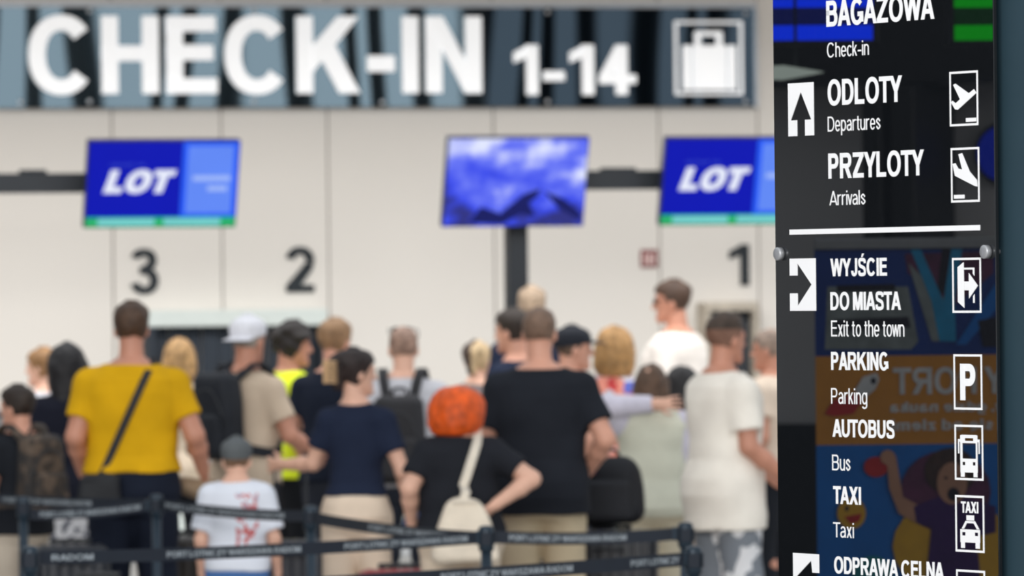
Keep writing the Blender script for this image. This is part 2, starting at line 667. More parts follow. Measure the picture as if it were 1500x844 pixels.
wx = lambda px: WALL.hit(px, 300)[0]
seams = [wx(165), wx(325), wx(481), wx(724), wx(966), wx(1111)]
xs = [-14.0] + [seams[0] - 3.2, seams[0] - 1.6] + seams + [seams[-1] + 1.6, seams[-1] + 3.2, 12.0]
mb = MB()
mb.box((-14, 0.012, 0), (12, 0.2, 7.0), mi=1)
for a, b in zip(xs[:-1], xs[1:]):
    mb.box((a + 0.006, 0, 0), (b - 0.006, 0.03, 7.0))
o = mb.build('wall_back', [M_wall, M_gap], loc=WALL.o, rz=WALL.rz)
tag(o, kind='structure')
# unseen soffit over the desks, added to shade the upper wall
o = MB().box((-14, -4.2, 4.75), (12, 0.0, 5.0)).build('added_soffit', M_added_soffit, loc=WALL.o, rz=WALL.rz)
tag(o, kind='structure')

# opposite side of the hall: a tall glazed front, seen only as reflections in the glossy signs
M_frame = mat('facade_frame', (14, 17, 20), 0.5)
M_lwall = mat('hall_grey_panel', (236, 234, 234), 0.6, var=0.05, scale=1.5)
M_dark = mat('hall_dark_panel', (26, 28, 32), 0.5)
FAC = Frame((31, -13), math.radians(180 - 30))
mb = MB()
x = -16.0
k = 0
while x < 16:
    w = (0.16, 0.30, 0.12, 0.24)[k % 4]
    mb.box((x, 0, 0), (x + w, 0.3, 14))
    x += (1.75, 1.35, 1.95, 1.5)[k % 4]
    k += 1
mb.box((-16, 0.05, 0), (16, 0.25, 2.4))
o = mb.build('wall_front', M_frame, loc=FAC.o, rz=FAC.rz)
tag(o, kind='structure')


# ------------------------------------------------------------------ check-in sign
def sign_glass(name, tint, rough=0.012):
    m, nt, b = nodes_of(name)
    b.inputs['Base Color'].default_value = (*tint, 1)
    b.inputs['Metallic'].default_value = 1.0
    b.inputs['Roughness'].default_value = rough
    tc = nt.nodes.new('ShaderNodeTexCoord')
    mp = nt.nodes.new('ShaderNodeMapping')
    mp.inputs['Scale'].default_value = (1.0, 1.0, 0.35)
    mp.inputs['Location'].default_value = (4.3, 0, 1.7)
    nz = nt.nodes.new('ShaderNodeTexNoise')
    nz.inputs['Scale'].default_value = 0.9
    nz.inputs['Detail'].default_value = 0
    nt.links.new(tc.outputs['Object'], mp.inputs['Vector'])
    nt.links.new(mp.outputs['Vector'], nz.inputs['Vector'])
    bp = nt.nodes.new('ShaderNodeBump')
    bp.inputs['Strength'].default_value = 1.0
    bp.inputs['Distance'].default_value = 0.0055
    nt.links.new(nz.outputs['Fac'], bp.inputs['Height'])
    nt.links.new(bp.outputs['Normal'], b.inputs['Normal'])
    return m


M_sg1 = sign_glass('sign_film_pale', (0.27, 0.36, 0.41))
M_sg2 = sign_glass('sign_film_dark', (0.065, 0.092, 0.118))
M_alu = mat('brushed_aluminium', (190, 192, 195), 0.35, metal=0.9, var=0.05, scale=30)

M_letter_glow = mat('letter_white_glow', (252, 253, 255), 0.5, var=0.01, bump=0.0, emit=0.40)     # white sign letters, emission added to brighten them
SO = 0.10


def wpt(px, py, off=SO):
    return WALL.hit(px, py, off)


t = empty('check_in_sign', WALL.o, WALL.rz, 'long glossy check-in sign across the top of the cream wall, desks 1 to 14', 'sign')
xl, zb = wpt(-60, 157)
xr, _ = wpt(1106, 157)
_, zt = wpt(550, 11)
_, zb = wpt(550, 157)
xm, _ = wpt(711, 100)
MB().box((xl, -SO + 0.01, zb), (xr, 0, zt)).build('backing', M_black, t)
MB().box((xl, -SO, zb), (xm - 0.004, -SO + 0.012, zt)).build('glass_panel', M_sg1, t)
MB().box((xm + 0.004, -SO, zb), (xr, -SO + 0.012, zt)).build('glass_panel', M_sg2, t)['label'] = 'darker glossy panel at the right end'
mb = MB()
mb.box((xl, -SO - 0.01, zt), (xr + 0.02, 0.0, zt + 0.045))
mb.box((xr, -SO - 0.01, zb - 0.01), (xr + 0.025, 0.0, zt))
mb.build('edge_trim', M_alu, t)


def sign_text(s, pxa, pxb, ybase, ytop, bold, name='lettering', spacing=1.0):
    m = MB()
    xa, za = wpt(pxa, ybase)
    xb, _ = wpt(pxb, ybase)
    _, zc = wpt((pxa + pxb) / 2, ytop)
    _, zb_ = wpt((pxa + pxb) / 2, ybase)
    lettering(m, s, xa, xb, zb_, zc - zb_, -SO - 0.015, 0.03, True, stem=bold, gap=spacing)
    return m.build(name, M_letter_glow, t)


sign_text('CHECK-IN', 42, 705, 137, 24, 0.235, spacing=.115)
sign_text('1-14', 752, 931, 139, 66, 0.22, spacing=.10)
# luggage pictogram
x0, z1 = wpt(987, 31)
x1, z0 = wpt(1087, 139)
w, h = x1 - x0, z1 - z0
mb = MB()
Y0, Y1 = -SO - 0.03, -SO


def R(mb, a, b, c, d, mi=0):      # fractions of the pictogram box, y down
    mb.box((x0 + a * w, Y0, z1 - d * h), (x0 + c * w, Y1, z1 - b * h), mi)


R(mb, 0, 0, 1, 0.035); R(mb, 0, .965, 1, 1); R(mb, 0, .035, .035, .965); R(mb, .965, .035, 1, .965)
R(mb, .12, .33, .24, .93); R(mb, .27, .33, .76, .93); R(mb, .79, .33, .90, .93)
R(mb, .30, .14, .70, .20); R(mb, .30, .20, .38, .33); R(mb, .62, .20, .70, .33)
mb.build('luggage_pictogram', M_letter_glow, t)
for px, py in ((30, 150), (131, 149), (372, 149), (560, 150), (802, 149), (1092, 149), (1092, 20), (802, 18), (372, 16), (131, 16)):
    sx, sz = wpt(px, py)
    MB().lathe([(0.018, 0), (0.018, -0.012), (0.012, -0.016)], (sx, -SO, sz), 14, axis='y').build('stud', M_alu, t)

# desk numbers on the wall
M_num = mat('number_dark', (28, 36, 42), 0.6, var=0.05)
for s, pxa, pxb, yb, yt, lab in (('3', 191, 232, 430, 365, 'dark wall number 3 left of the number 2 above the check-in queue'),
                                 ('2', 419, 460, 428, 362, 'dark wall number 2 between the two left monitors'),
                                 ('1', 1068, 1097, 418, 358, 'dark wall number 1 beneath the right-hand monitor')):
    m = MB()
    xa, _ = wpt(pxa, yb, 0)
    xb, zb_ = wpt(pxb, yb, 0)
    _, zc = wpt((pxa + pxb) / 2, yt, 0)
    lettering(m, s, xa, xb, zb_, zc - zb_, -0.01, 0.02, True, stem=.20)
    o = m.build('desk_number', M_num, None, WALL.o, WALL.rz)
    tag(o, lab, 'number', 'desk numbers on the wall')

# fire equipment sign
M_fire = mat('fire_red', (122, 36, 40), 0.5)
t = empty('fire_sign', WALL.o, WALL.rz, 'small square red fire sign on the wall left of number 1', 'sign')
x0, z1 = wpt(938, 366, 0)
x1, z0 = wpt(963, 392, 0)
w, h = x1 - x0, z1 - z0
MB().box((x0, -0.012, z0), (x1, -0.001, z1)).build('plate', M_fire, t)
Y0, Y1 = -0.018, -0.012
mb = MB()
R(mb, .14, .18, .26, .86); R(mb, .4, .3, .62, .86); R(mb, .46, .16, .56, .3); R(mb, .74, .18, .84, .86)
mb.build('pictogram', mat('fire_white', (232, 205, 200), 0.6), t)

# baggage openings in the wall
M_curtain = mat('portal_dark', (32, 41, 52), 0.6, var=0.25, scale=4)
M_lintel = mat('lintel_pale', (214, 222, 218), 0.4, var=0.02)
M_bframe = mat('portal_beige', (190, 180, 165), 0.6)


def portal(pxa, pxb, ytop, yfr, mfr, label, nslat):
    t = empty('baggage_portal', WALL.o, WALL.rz, label, 'opening')
    xa, z1 = wpt(pxa, ytop, 0.25)
    xb, _ = wpt(pxb, ytop, 0.25)
    _, z2 = wpt((pxa + pxb) / 2, yfr, 0.25)
    fw = (z1 - z2)
    MB().box((xa, -0.25, z2), (xb, -0.002, z1), bevel=0.01).build('lintel', mfr, t)
    for q in ((xa, xa + fw * .5), (xb - fw * .5, xb)):
        MB().box((q[0], -0.25, 0.0), (q[1], -0.002, z2)).build('jamb', mfr if nslat < 9 else M_curtain, t)
    n = nslat
    wv = (xb - xa - fw) / n
    mb = MB()
    for i in range(n):
        mb.box((xa + fw * .5 + i * wv + 0.004, -0.10 - 0.02 * (i % 2), 0.0), (xa + fw * .5 + (i + 1) * wv - 0.004, -0.09 - 0.02 * (i % 2), z2))
    mb.build('curtain', M_curtain, t)
    return t


portal(216, 480, 455, 478, M_lintel, 'wide dark baggage opening with pale lintel below number 2', 10)
portal(1034, 1111, 443, 456, M_bframe, 'narrow dark opening with beige frame below number 1', 6)

# ------------------------------------------------------------------ screens and their gantry
SY = 41.8
GAN = Frame(at(755, 422, SY), math.radians(15))


def gpt(px, py, off=0.0):
    return GAN.hit(px, py, off)


M_post = mat('gantry_black', (19, 24, 30), 0.5)
t = empty('screen_gantry', GAN.o, GAN.rz, 'black post with an arm reaching right, behind the middle monitor', 'post')
xa, _ = gpt(742, 400)
xb, zt = gpt(769, 262)
MB().box((xa, -0.06, 0.02), (xb, 0.06, zt + .1)).build('post', M_post, t)
MB().box((xa - .12, -0.2, 0), (xb + .12, 0.2, 0.02)).build('base_plate', M_post, t)
x1, z1 = gpt(1400, 250)
_, z1 = gpt(900, 250)
_, z0 = gpt(900, 278)
MB().box((xb, -0.05, z0), (x1, 0.05, z1)).build('arm', M_post, t)
mb = MB(); mb.box((x1 - .12, -0.06, 0.0), (x1, 0.06, z0)); mb.build('post', M_post, t)
MB().box((gpt(880, 250)[0], -0.03, z1), (gpt(930, 250)[0], 0.03, z1 + 0.02)).build('cable_cover', M_post, t)
t = empty('screen_gantry', GAN.o, GAN.rz, 'black arm entering from the left edge behind the left monitor', 'post')
x0, _ = gpt(-330, 250)
x1, z1 = gpt(240, 254)
_, z1 = gpt(70, 254)
_, z0 = gpt(70, 283)
MB().box((x0, -0.05, z0), (x1, 0.05, z1)).build('arm', M_post, t)
MB().box((x0 - .12, -0.06, 0.0), (x0, 0.06, z1)).build('post', M_post, t)
MB().box((gpt(28, 250)[0], -0.03, z1), (gpt(68, 250)[0], 0.03, z1 + 0.025), bevel=.01).build('cable_cover', M_post, t)

M_bez = mat('screen_bezel', (18, 22, 60), 0.4)
M_sblue = glow('display_blue', (4, 18, 178))
M_slight = glow('display_light', (98, 138, 246))
M_sedge = glow('display_edge', (38, 92, 246))
M_sgreen = glow('display_green', (40, 176, 108))
M_saqua = glow('display_aqua', (118, 205, 205))
M_swhite = glow('display_white', (232, 236, 255))
M_spale = glow('display_pale', (160, 185, 250))


def sky_display():
    m, nt, b = nodes_of('display_clouds')
    tc = nt.nodes.new('ShaderNodeTexCoord')
    mp = nt.nodes.new('ShaderNodeMapping')
    mp.inputs['Scale'].default_value = (1, 1, 1.6)
    nz = nt.nodes.new('ShaderNodeTexNoise')
    nz.inputs['Scale'].default_value = 3.4
    nz.inputs['Detail'].default_value = 5
    nt.links.new(tc.outputs['Object'], mp.inputs['Vector'])
    nt.links.new(mp.outputs['Vector'], nz.inputs['Vector'])
    sp = nt.nodes.new('ShaderNodeSeparateXYZ')
    nt.links.new(tc.outputs['Object'], sp.inputs['Vector'])
    ma = nt.nodes.new('ShaderNodeMath')     # clouds are denser at the top of the picture shown
    ma.operation = 'MULTIPLY_ADD'
    ma.inputs[1].default_value = 0.62
    nt.links.new(sp.outputs['Z'], ma.inputs[0])
    nt.links.new(nz.outputs['Fac'], ma.inputs[2])
    rp = nt.nodes.new('ShaderNodeValToRGB')
    e = rp.color_ramp.elements
    e[0].position = 0.28; e[0].color = (*lin((12, 22, 120)), 1)
    e[1].position = 0.74; e[1].color = (*lin((222, 228, 255)), 1)
    q = e.new(0.42); q.color = (*lin((36, 62, 232)), 1)
    q = e.new(0.57); q.color = (*lin((100, 116, 244)), 1)
    nt.links.new(ma.outputs[0], rp.inputs['Fac'])
    b.inputs['Base Color'].default_value = (0.005, 0.005, 0.01, 1)
    nt.links.new(rp.outputs['Color'], b.inputs['Emission Color'])
    b.inputs['Emission Strength'].default_value = 1.0
    return m


M_sky = sky_display()


def monitor(pxc, pyc, wpx, hpx, label, kind):
    c = at(pxc, pyc, SY - 0.25 + (pxc - 755) / FPX * SY * math.tan(GAN.rz))
    yaw = math.radians(17)
    tilt = math.radians(16)
    s = FPX / c.y
    w = wpx / s / math.cos(yaw)
    h = hpx / s / math.cos(tilt)
    t = empty('monitor', c, 0, label, 'monitor', 'monitors over the check-in desks')
    t.rotation_euler = (tilt, 0, yaw)
    # local: x right, z up, -y towards the viewer
    MB().box((-w / 2 - .008, 0, -h / 2 - .008), (w / 2 + .008, 0.06, h / 2 + .008), bevel=.006).build('housing', M_bez, t)
    mb = MB(); mb.box((-.12, .06, -.12), (.12, .20, .12)); mb.build('bracket', M_post, t)
    y = -0.002
    if kind == 'logo':
        f = lambda a, b, c_, d: ((-w / 2 + a * w, y, h / 2 - d * h), (-w / 2 + c_ * w, 0.0, h / 2 - b * h))
        MB().box(*f(0, 0, .625, .885)).build('display', M_sblue, t)
        mb = MB(); mb.box(*f(.625, 0, 1, .885)); mb.build('display', M_sedge, t)
        lo, hi = f(.66, .05, .965, .84)
        MB().box((lo[0], -.004, lo[2]), (hi[0], -.002, hi[2])).build('display_field', M_slight, t)
        mb = MB()
        for a, b, c_, d in ((.70, .40, .95, .46), (.80, .52, .93, .58)):
            lo, hi = f(a, b, c_, d)
            mb.box((lo[0], -.006, lo[2]), (hi[0], -.004, hi[2]))
        mb.build('display_text', M_spale, t)
        MB().box(*f(0, .885, 1, 1)).build('status_strip', M_sgreen, t)
        mb = MB()
        for a, c_ in ((.08, .46), (.52, .90)):
            lo, hi = f(a, .90, c_, .985)
            mb.box((lo[0], -.004, lo[2]), (hi[0], -.002, hi[2]))
        mb.build('status_field', M_saqua, t)
        mb = MB()
        lettering(mb, 'LOT', -w / 2 + .105 * w, -w / 2 + .54 * w, h / 2 - .60 * h, .27 * h, -.006, .004, True, .32, stem=.31, gap=.05)
        mb.build('logo_lettering', M_swhite, t)
        mb = MB()
        lettering(mb, 'WITAMY NA', -w / 2 + .14 * w, -w / 2 + .38 * w, h / 2 - .285 * h, .035 * h, -.005, .002)
        mb.build('display_text', glow('display_dim', (60, 80, 200)), t)
    else:
        MB().box((-w / 2, y, -h / 2), (w / 2, 0, h / 2)).build('display', M_sky, t)
        # aeroplane of the picture shown
        mb = MB()
        P = lambda pts: [(-w / 2 + a * w, h / 2 - b * h) for a, b in pts]
        mb.prism(P([(.18, .96), (.26, .78), (.40, .86), (.56, .64), (.68, .57), (.66, .66), (.60, .74), (.66, .90), (.55, .86), (.42, .98)]), -.004, -.002)
        mb.prism(P([(.70, .60), (.86, .70), (.98, .86), (.98, .94), (.82, .80)]), -.004, -.002)
        mb.build('display_aeroplane', glow('display_plane', (22, 28, 96)), t)
    return t


monitor(238, 270, 216, 124, 'blue LOT monitor hanging at left above the number 3', 'logo')
monitor(756, 267, 204, 127, 'monitor showing blue sky and clouds in the middle of the wall', 'sky')
monitor(1079, 266, 216, 124, 'blue LOT monitor partly hidden by the dark direction totem', 'logo')

# check-in desks (mostly hidden by the queue)
M_desk = mat('desk_grey', (176, 178, 180), 0.5)
M_desktop = mat('desk_top', (70, 76, 82), 0.4)
DSK = Frame(at(600, 422, 43.2), math.radians(15))
for px, lab in ((70, 'grey check-in desk at the left behind the queue'), (345, 'grey check-in desk in front of the wide dark opening'),
                (620, 'grey check-in desk left of the gantry post'), (885, 'grey check-in desk right of the gantry post'), (1150, 'grey check-in desk behind the man in the white tee')):
    dx, _ = DSK.hit(px, 600)
    p = DSK.M @ Vector((dx, 0, 0))
    t = empty('check_in_desk', (p.x, p.y, 0), DSK.rz, lab, 'desk', 'check-in desks')
    MB().box((-.55, -.3, 0.0), (.55, .3, 1.02), bevel=.01).build('body', M_desk, t)
    MB().box((-.6, -.38, 1.02), (.6, .34, 1.06), bevel=.008).build('counter_top', M_desktop, t)
    MB().box((-.5, -.31, .1), (.5, -.3, .9)).build('front_panel', M_lintel, t)

# ------------------------------------------------------------------ direction totem in the foreground
M_totem = mat('totem_teal_grey', (38, 60, 71), 0.6, var=0.05, scale=6, bump=0.05)


def panel_glass():
    m, nt, b = nodes_of('black_glass')
    tc = nt.nodes.new('ShaderNodeTexCoord')
    nz = nt.nodes.new('ShaderNodeTexNoise')
    nz.inputs['Scale'].default_value = 60
    nt.links.new(tc.outputs['Object'], nz.inputs['Vector'])
    rp = nt.nodes.new('ShaderNodeValToRGB')
    rp.color_ramp.elements[0].color = (0.004, 0.005, 0.006, 1)
    rp.color_ramp.elements[1].color = (0.007, 0.008, 0.010, 1)
    nt.links.new(nz.outputs['Fac'], rp.inputs['Fac'])
    nt.links.new(rp.outputs['Color'], b.inputs['Base Color'])
    b.inputs['Roughness'].default_value = 0.0
    b.inputs['IOR'].default_value = 1.62
    return m


M_pglass = panel_glass()
M_vinyl = mat('white_vinyl', (242, 243, 245), 0.5, var=0.01, bump=0.0)
M_steel = mat('standoff_steel', (176, 178, 182), 0.4, metal=0.55, var=0.05, scale=80, bump=0.0)
M_gedge = mat('glass_edge', (70, 84, 90), 0.3)

t = empty('direction_totem', PANEL.o, PANEL.rz, 'tall dark direction sign with white Polish and English lettering in the foreground', 'sign')
PW = (Vector((pr.x, pr.y, 0)) - Vector((pl.x, pl.y, 0))).length
G = 0.03
mb = MB(); mb.box((0.03, G, 0.0), (1.5, G + 0.30, 3.1), bevel=.004)
mb.build('pillar', M_totem, t)
MB().box((0, 0, 0.55), (PW, 0.010, 2.95), bevel=.002).build('glass_panel', M_pglass, t)


def ppt(px, py, off=0.0):
    return PANEL.hit(px, py, off)


for px, py in ((1144, 372), (1447, 369)):
    for dz in (0, 0.85, -1.25):
        sx, sz = ppt(px, py)
        mb = MB()
        mb.lathe([(0.006, G), (0.006, 0.0)], (sx, 0, sz + dz), 12, axis='y')
        mb.lathe([(0.0150, 0.002), (0.0150, -0.011), (0.0135, -0.0125), (0.003, -0.0128)], (sx, 0, sz + dz), 24, axis='y')
        mb.build('standoff_screw', M_steel, t)

LY, LD = -0.0006, 0.0010


def ptext(s, pxa, pxb, yb, yt, bold, ybr=None):
    """yb, yt: baseline and capital top at the left end"""
    m = MB()
    xa, z0 = ppt(pxa, yb)
    xb, _ = ppt(pxb, yb)
    _, z1 = ppt(pxa, yt)
    lettering(m, s, xa, xb, z0, z1 - z0, LY, LD, bold)
    return m.build('lettering', M_vinyl, t)


for a in (('BAGAŻOWA', 1211, 1369, 39.5, 1.5, True), ('Check-in', 1212, 1273, 84.5, 63, False),
          ('ODLOTY', 1213, 1322, 155, 117, True), ('Departures', 1213, 1290, 193, 171, False),
          ('PRZYLOTY', 1214, 1354, 262, 225, True), ('Arrivals', 1215.5, 1268, 301, 280, False),
          ('WYJŚCIE', 1217, 1299.5, 405, 379, True), ('DO MIASTA', 1217, 1320, 454.5, 428, True), ('Exit to the town', 1218, 1325, 493, 469.5, False),
          ('PARKING', 1218, 1301.5, 542, 515.5, True), ('Parking', 1218, 1270.5, 591.5, 568.5, False),
          ('AUTOBUS', 1220, 1310.5, 640, 614, True), ('Bus', 1219.5, 1246, 689, 666, False),
          ('TAXI', 1221, 1261.5, 738, 712, True), ('Taxi', 1221, 1251, 787, 765, False),
          ('ODPRAWA CELNA', 1222.5, 1383, 840, 815, True)):
    ptext(*a)
# rule
x0, z0 = ppt(1157, 344)
x1, z1 = ppt(1436, 333)
_, za = ppt(1157, 344); _, zb2 = ppt(1157, 336.5)
MB().box((x0, LY - LD / 2, za), (x1, 0, zb2)).build('dividing_line', M_vinyl, t)


class Box:
    def __init__(self, pxa, pxb, yt, yb):
        self.x0, self.z1 = ppt(pxa, yt)
        _, self.z0 = ppt(pxa, yb)
        self.x1, _ = ppt(pxb, yt)
        self.w, self.h = self.x1 - self.x0, self.z1 - self.z0
        self.mb = MB()

    def p(self, u, v):
        return (self.x0 + u * self.w, self.z1 - v * self.h)

    def poly(self, pts):
        self.mb.prism([self.p(*q) for q in pts], LY - LD / 2, 0)
        return self

    def rect(self, a, b, c, d):
        return self.poly([(a, b), (c, b), (c, d), (a, d)])

    def frame(self, t=.045):
        th = t / self.h * self.w
        self.rect(0, 0, 1, th); self.rect(0, 1 - th, 1, 1); self.rect(0, th, t, 1 - th); self.rect(1 - t, th, 1, 1 - th)
        return self

    def build(self, name):
        return self.mb.build(name, M_vinyl, t)


b = Box(1154.5, 1192, 122.5, 200)
b.poly([(0, 0), (1, 0), (1, 1), (.655, 1), (.655, .70), (.90, .70), (.5, .17), (.10, .70), (.345, .70), (.345, 1), (0, 1)]).build('up_arrow')
b = Box(1157, 1195, 379, 455.5)
b.poly([(0, 0), (1, 0), (1, 1), (0, 1), (0, .665), (.30, .665), (.30, .91), (.84, .5), (.30, .09), (.30, .325), (0, .325)]).build('right_arrow')
b = Box(1162, 1200, 810, 886)
b.poly([(0, 0), (1, 0), (1, .36), (.74, .36), (.70, .13), (.08, .48), (.22, .55), (0, .80)]).poly([(1, .60), (1, 1), (.3, 1)]).build('diagonal_arrow')

b = Box(1391, 1432.5, 105.5, 185.5).frame()
b.poly([(.13, .24), (.21, .22), (.68, .41), (.86, .34), (.95, .41), (.29, .70), (.19, .69), (.05, .56), (.10, .53), (.21, .58), (.37, .51)])
b.rect(.57, .86, .93, .93).build('departures_pictogram')
b = Box(1393, 1434.5, 217, 297).frame()
b.poly([(.27, .12), (.40, .10), (.66, .44), (.91, .60), (.93, .72), (.84, .71), (.14, .51), (.06, .29), (.16, .28), (.26, .38), (.40, .40)])
b.rect(.10, .86, .47, .93).build('arrivals_pictogram')
b = Box(1395, 1437, 378, 458.5).frame()
b.poly([(.19, .17), (.40, .08), (.41, .91), (.19, .80)])
b.poly([(.41, .18), (.77, .18), (.77, .33), (.72, .29), (.72, .215), (.41, .215)])
b.poly([(.72, .70), (.77, .66), (.77, .82), (.72, .82)])
b.poly([(.42, .43), (.58, .43), (.58, .28), (.89, .51), (.58, .74), (.58, .59), (.42, .59)]).build('exit_pictogram')
b = Box(1397, 1438.5, 519, 600).frame()
lettering(b.mb, 'P', b.p(.23, 0)[0], b.p(.76, 0)[0], b.p(0, .83)[1], b.h * .66, LY, LD, True, stem=.24)
b.build('parking_pictogram')
b = Box(1398.5, 1440, 622, 703).frame()
b.poly([(.20, .19), (.27, .18), (.74, .18), (.80, .19), (.80, .24), (.20, .24)])
b.rect(.20, .24, .36, .29).rect(.66, .24, .80, .29)
b.rect(.20, .29, .80, .33).rect(.20, .33, .27, .61).rect(.75, .33, .80, .61)
b.rect(.20, .61, .80, .67).rect(.20, .67, .27, .73).rect(.37, .67, .63, .73).rect(.73, .67, .80, .73).rect(.20, .73, .80, .86)
b.rect(.21, .86, .34, .94).rect(.66, .86, .79, .94)
b.rect(.12, .26, .19, .31).rect(.12, .31, .155, .52).rect(.81, .26, .88, .31).rect(.845, .31, .88, .52)
b.build('bus_pictogram')
b = Box(1399.5, 1441.5, 725, 808).frame()
lettering(b.mb, 'TAXI', b.p(.20, 0)[0], b.p(.80, 0)[0], b.p(0, .31)[1], b.h * .20, LY, LD, True)
b.rect(.39, .35, .65, .44)
b.poly([(.22, .59), (.36, .45), (.68, .45), (.83, .59), (.75, .59), (.64, .49), (.40, .49), (.30, .59)])
b.rect(.17, .60, .85, .65).rect(.17, .65, .23, .71).rect(.35, .65, .67, .71).rect(.79, .65, .85, .71).rect(.17, .71, .85, .83)
b.rect(.19, .83, .32, .93).rect(.70, .83, .84, .93)
b.build('taxi_pictogram')
b = Box(1401, 1443, 834, 915).frame()
b.rect(.3, .3, .7, .8).build('customs_pictogram')

# ------------------------------------------------------------------ side of the hall mirrored in the totem
ROL, rdir = reflect_point(1325, 422, 8.2)
BAN = Frame(ROL, math.atan2(rdir.y, rdir.x) - PI / 2 + math.radians(-6))
M_bblue = mat('banner_blue', (0, 124, 222), 0.6, var=0.1, scale=5)
M_bdeep = mat('banner_deep_blue', (10, 62, 150), 0.6, var=0.1, scale=5)
M_borange = mat('banner_orange', (232, 158, 54), 0.6, var=0.05)
M_bwhite = mat('banner_white', (235, 238, 240), 0.6)
M_bpurple = mat('banner_purple', (70, 20, 110), 0.6)
M_bskin = mat('banner_skin', (214, 160, 130), 0.6)
M_bhair = mat('banner_hair', (82, 56, 44), 0.7, var=0.3, scale=40)
M_bred = mat('banner_red', (214, 50, 50), 0.6)
M_byel = mat('banner_yellow', (246, 190, 50), 0.6)
M_bcyan = mat('banner_cyan', (30, 160, 215), 0.6)
M_bteal = mat('banner_teal', (20, 150, 160), 0.6)
M_bdark = mat('banner_dark', (30, 24, 40), 0.6)
M_bmag = mat('banner_magenta', (110, 50, 90), 0.6, var=0.3)
M_bgrey = mat('banner_grey', (140, 150, 150), 0.6, var=0.3, scale=12)
t = empty('roll_up_banner', BAN.o, BAN.rz, 'blue and orange roll-up banner with a cheering child, mirrored in the dark totem', 'banner')


def bpt(px, py):
    return reflect_hit(BAN, px, py)


xr_, z355 = bpt(1206, 357)
xe_, _ = bpt(1195, 600)
xs_, _ = bpt(1480, 600)
bx0, bx1 = min(xe_, xs_) - .12, max(xe_, xs_)
ztop = bpt(1320, 357)[1]
MB().box((bx0 - .02, -.14, 0), (bx1 + .02, .14, .09), bevel=.02).build('base_cassette', M_alu, t)
MB().tube([((bx0 + bx1) / 2, .03, .05), ((bx0 + bx1) / 2, .02, ztop)], .01).build('pole', M_alu, t)
MB().box((bx0, -.018, ztop - .02), (bx1, .012, ztop + .02), bevel=.006).build('top_rail', M_alu, t)
mb = MB()
za = bpt(1320, 521)[1]
zb2 = bpt(1320, 651)[1]
mb.box((bx0, -.004, .09), (bx1, .0, zb2), 0)
mb.box((bx0, -.004, zb2), (bx1, .0, za), 1)
mb.box((bx0, -.004, za), (bx1, .0, ztop), 2)
mb.build('printed_sheet', [M_bblue, M_borange, M_bdeep], t)
layer = [0]


def bpoly(mb, pts, mi):
    layer[0] += 1
    y = -.004 - .0004 * layer[0]
    mb.prism([bpt(*p) for p in pts], y - .0004, y + .0003, mi)


def ell(cx, cy, rx, ry, n=20, a0=0):
    return [(cx + rx * math.cos(2 * PI * k / n), cy + ry * math.sin(2 * PI * k / n)) for k in range(n)]


mb = MB()
# upper picture: shop shelves and crossing ribbons
bpoly(mb, [(1212, 420), (1330, 420), (1345, 500), (1335, 512), (1208, 512)], 7)
bpoly(mb, [(1225, 418), (1310, 416), (1312, 426), (1226, 428)], 6)
bpoly(mb, [(1222, 468), (1330, 464), (1334, 480), (1224, 486)], 6)
bpoly(mb, [(1325, 372), (1455, 368), (1455, 400), (1395, 450), (1330, 400)], 5)
bpoly(mb, [(1330, 385), (1385, 440), (1385, 500), (1365, 500)], 7)
bpoly(mb, [(1380, 362), (1405, 362), (1398, 430), (1372, 430)], 6)
bpoly(mb, [(1332, 362), (1346, 360), (1388, 455), (1392, 500), (1376, 500), (1364, 440)], 4)
bpoly(mb, [(1394, 360), (1410, 360), (1398, 440), (1400, 500), (1388, 500), (1382, 440)], 4)
bpoly(mb, [(1458, 415), (1470, 440), (1415, 505), (1400, 505)], 8)
bpoly(mb, [(1432, 470), (1470, 462), (1470, 508), (1440, 508)], 6)
# rocket
bpoly(mb, [(1208, 606), (1222, 585), (1256, 576), (1262, 590), (1250, 606), (1222, 610)], 1)
bpoly(mb, [(1252, 572), (1264, 552), (1284, 546), (1288, 556), (1282, 570), (1266, 584)], 0)
bpoly(mb, ell(1279, 558, 4, 5), 6)
# lower picture: red shape, raised arm, child, smiley, hills
bpoly(mb, ell(1395, 800, 88, 70), 3)
bpoly(mb, ell(1385, 720, 66, 60), 5)
bpoly(mb, ell(1283, 684, 18, 15), 1)
bpoly(mb, ell(1247, 752, 21, 23), 3)
bpoly(mb, ell(1240, 745, 3, 4), 6)
bpoly(mb, [(1236, 757), (1262, 752), (1258, 764), (1246, 768)], 1)
bpoly(mb, ell(1278, 842, 30, 28), 9)
bpoly(mb, [(1298, 668), (1312, 668), (1322, 728), (1348, 742), (1346, 768), (1316, 752), (1302, 715)], 10)
bpoly(mb, ell(1300, 670, 11, 11), 10)
bpoly(mb, [(1338, 742), (1378, 726), (1420, 730), (1458, 742), (1458, 780), (1430, 786), (1436, 850), (1356, 850), (1364, 772), (1342, 766)], 2)
bpoly(mb, ell(1392, 690, 38, 34), 11)
bpoly(mb, ell(1394, 708, 22, 31), 10)
bpoly(mb, ell(1396, 724, 9, 10), 6)
bpoly(mb, ell(1385, 700, 3, 2), 6)
bpoly(mb, ell(1404, 700, 3, 2), 6)
mb.build('printed_picture', [M_bwhite, M_bred, M_bpurple, M_byel, M_bcyan, M_bmag, M_bdark, M_bgrey, M_bblue, M_bteal, M_bskin, M_bhair], t)
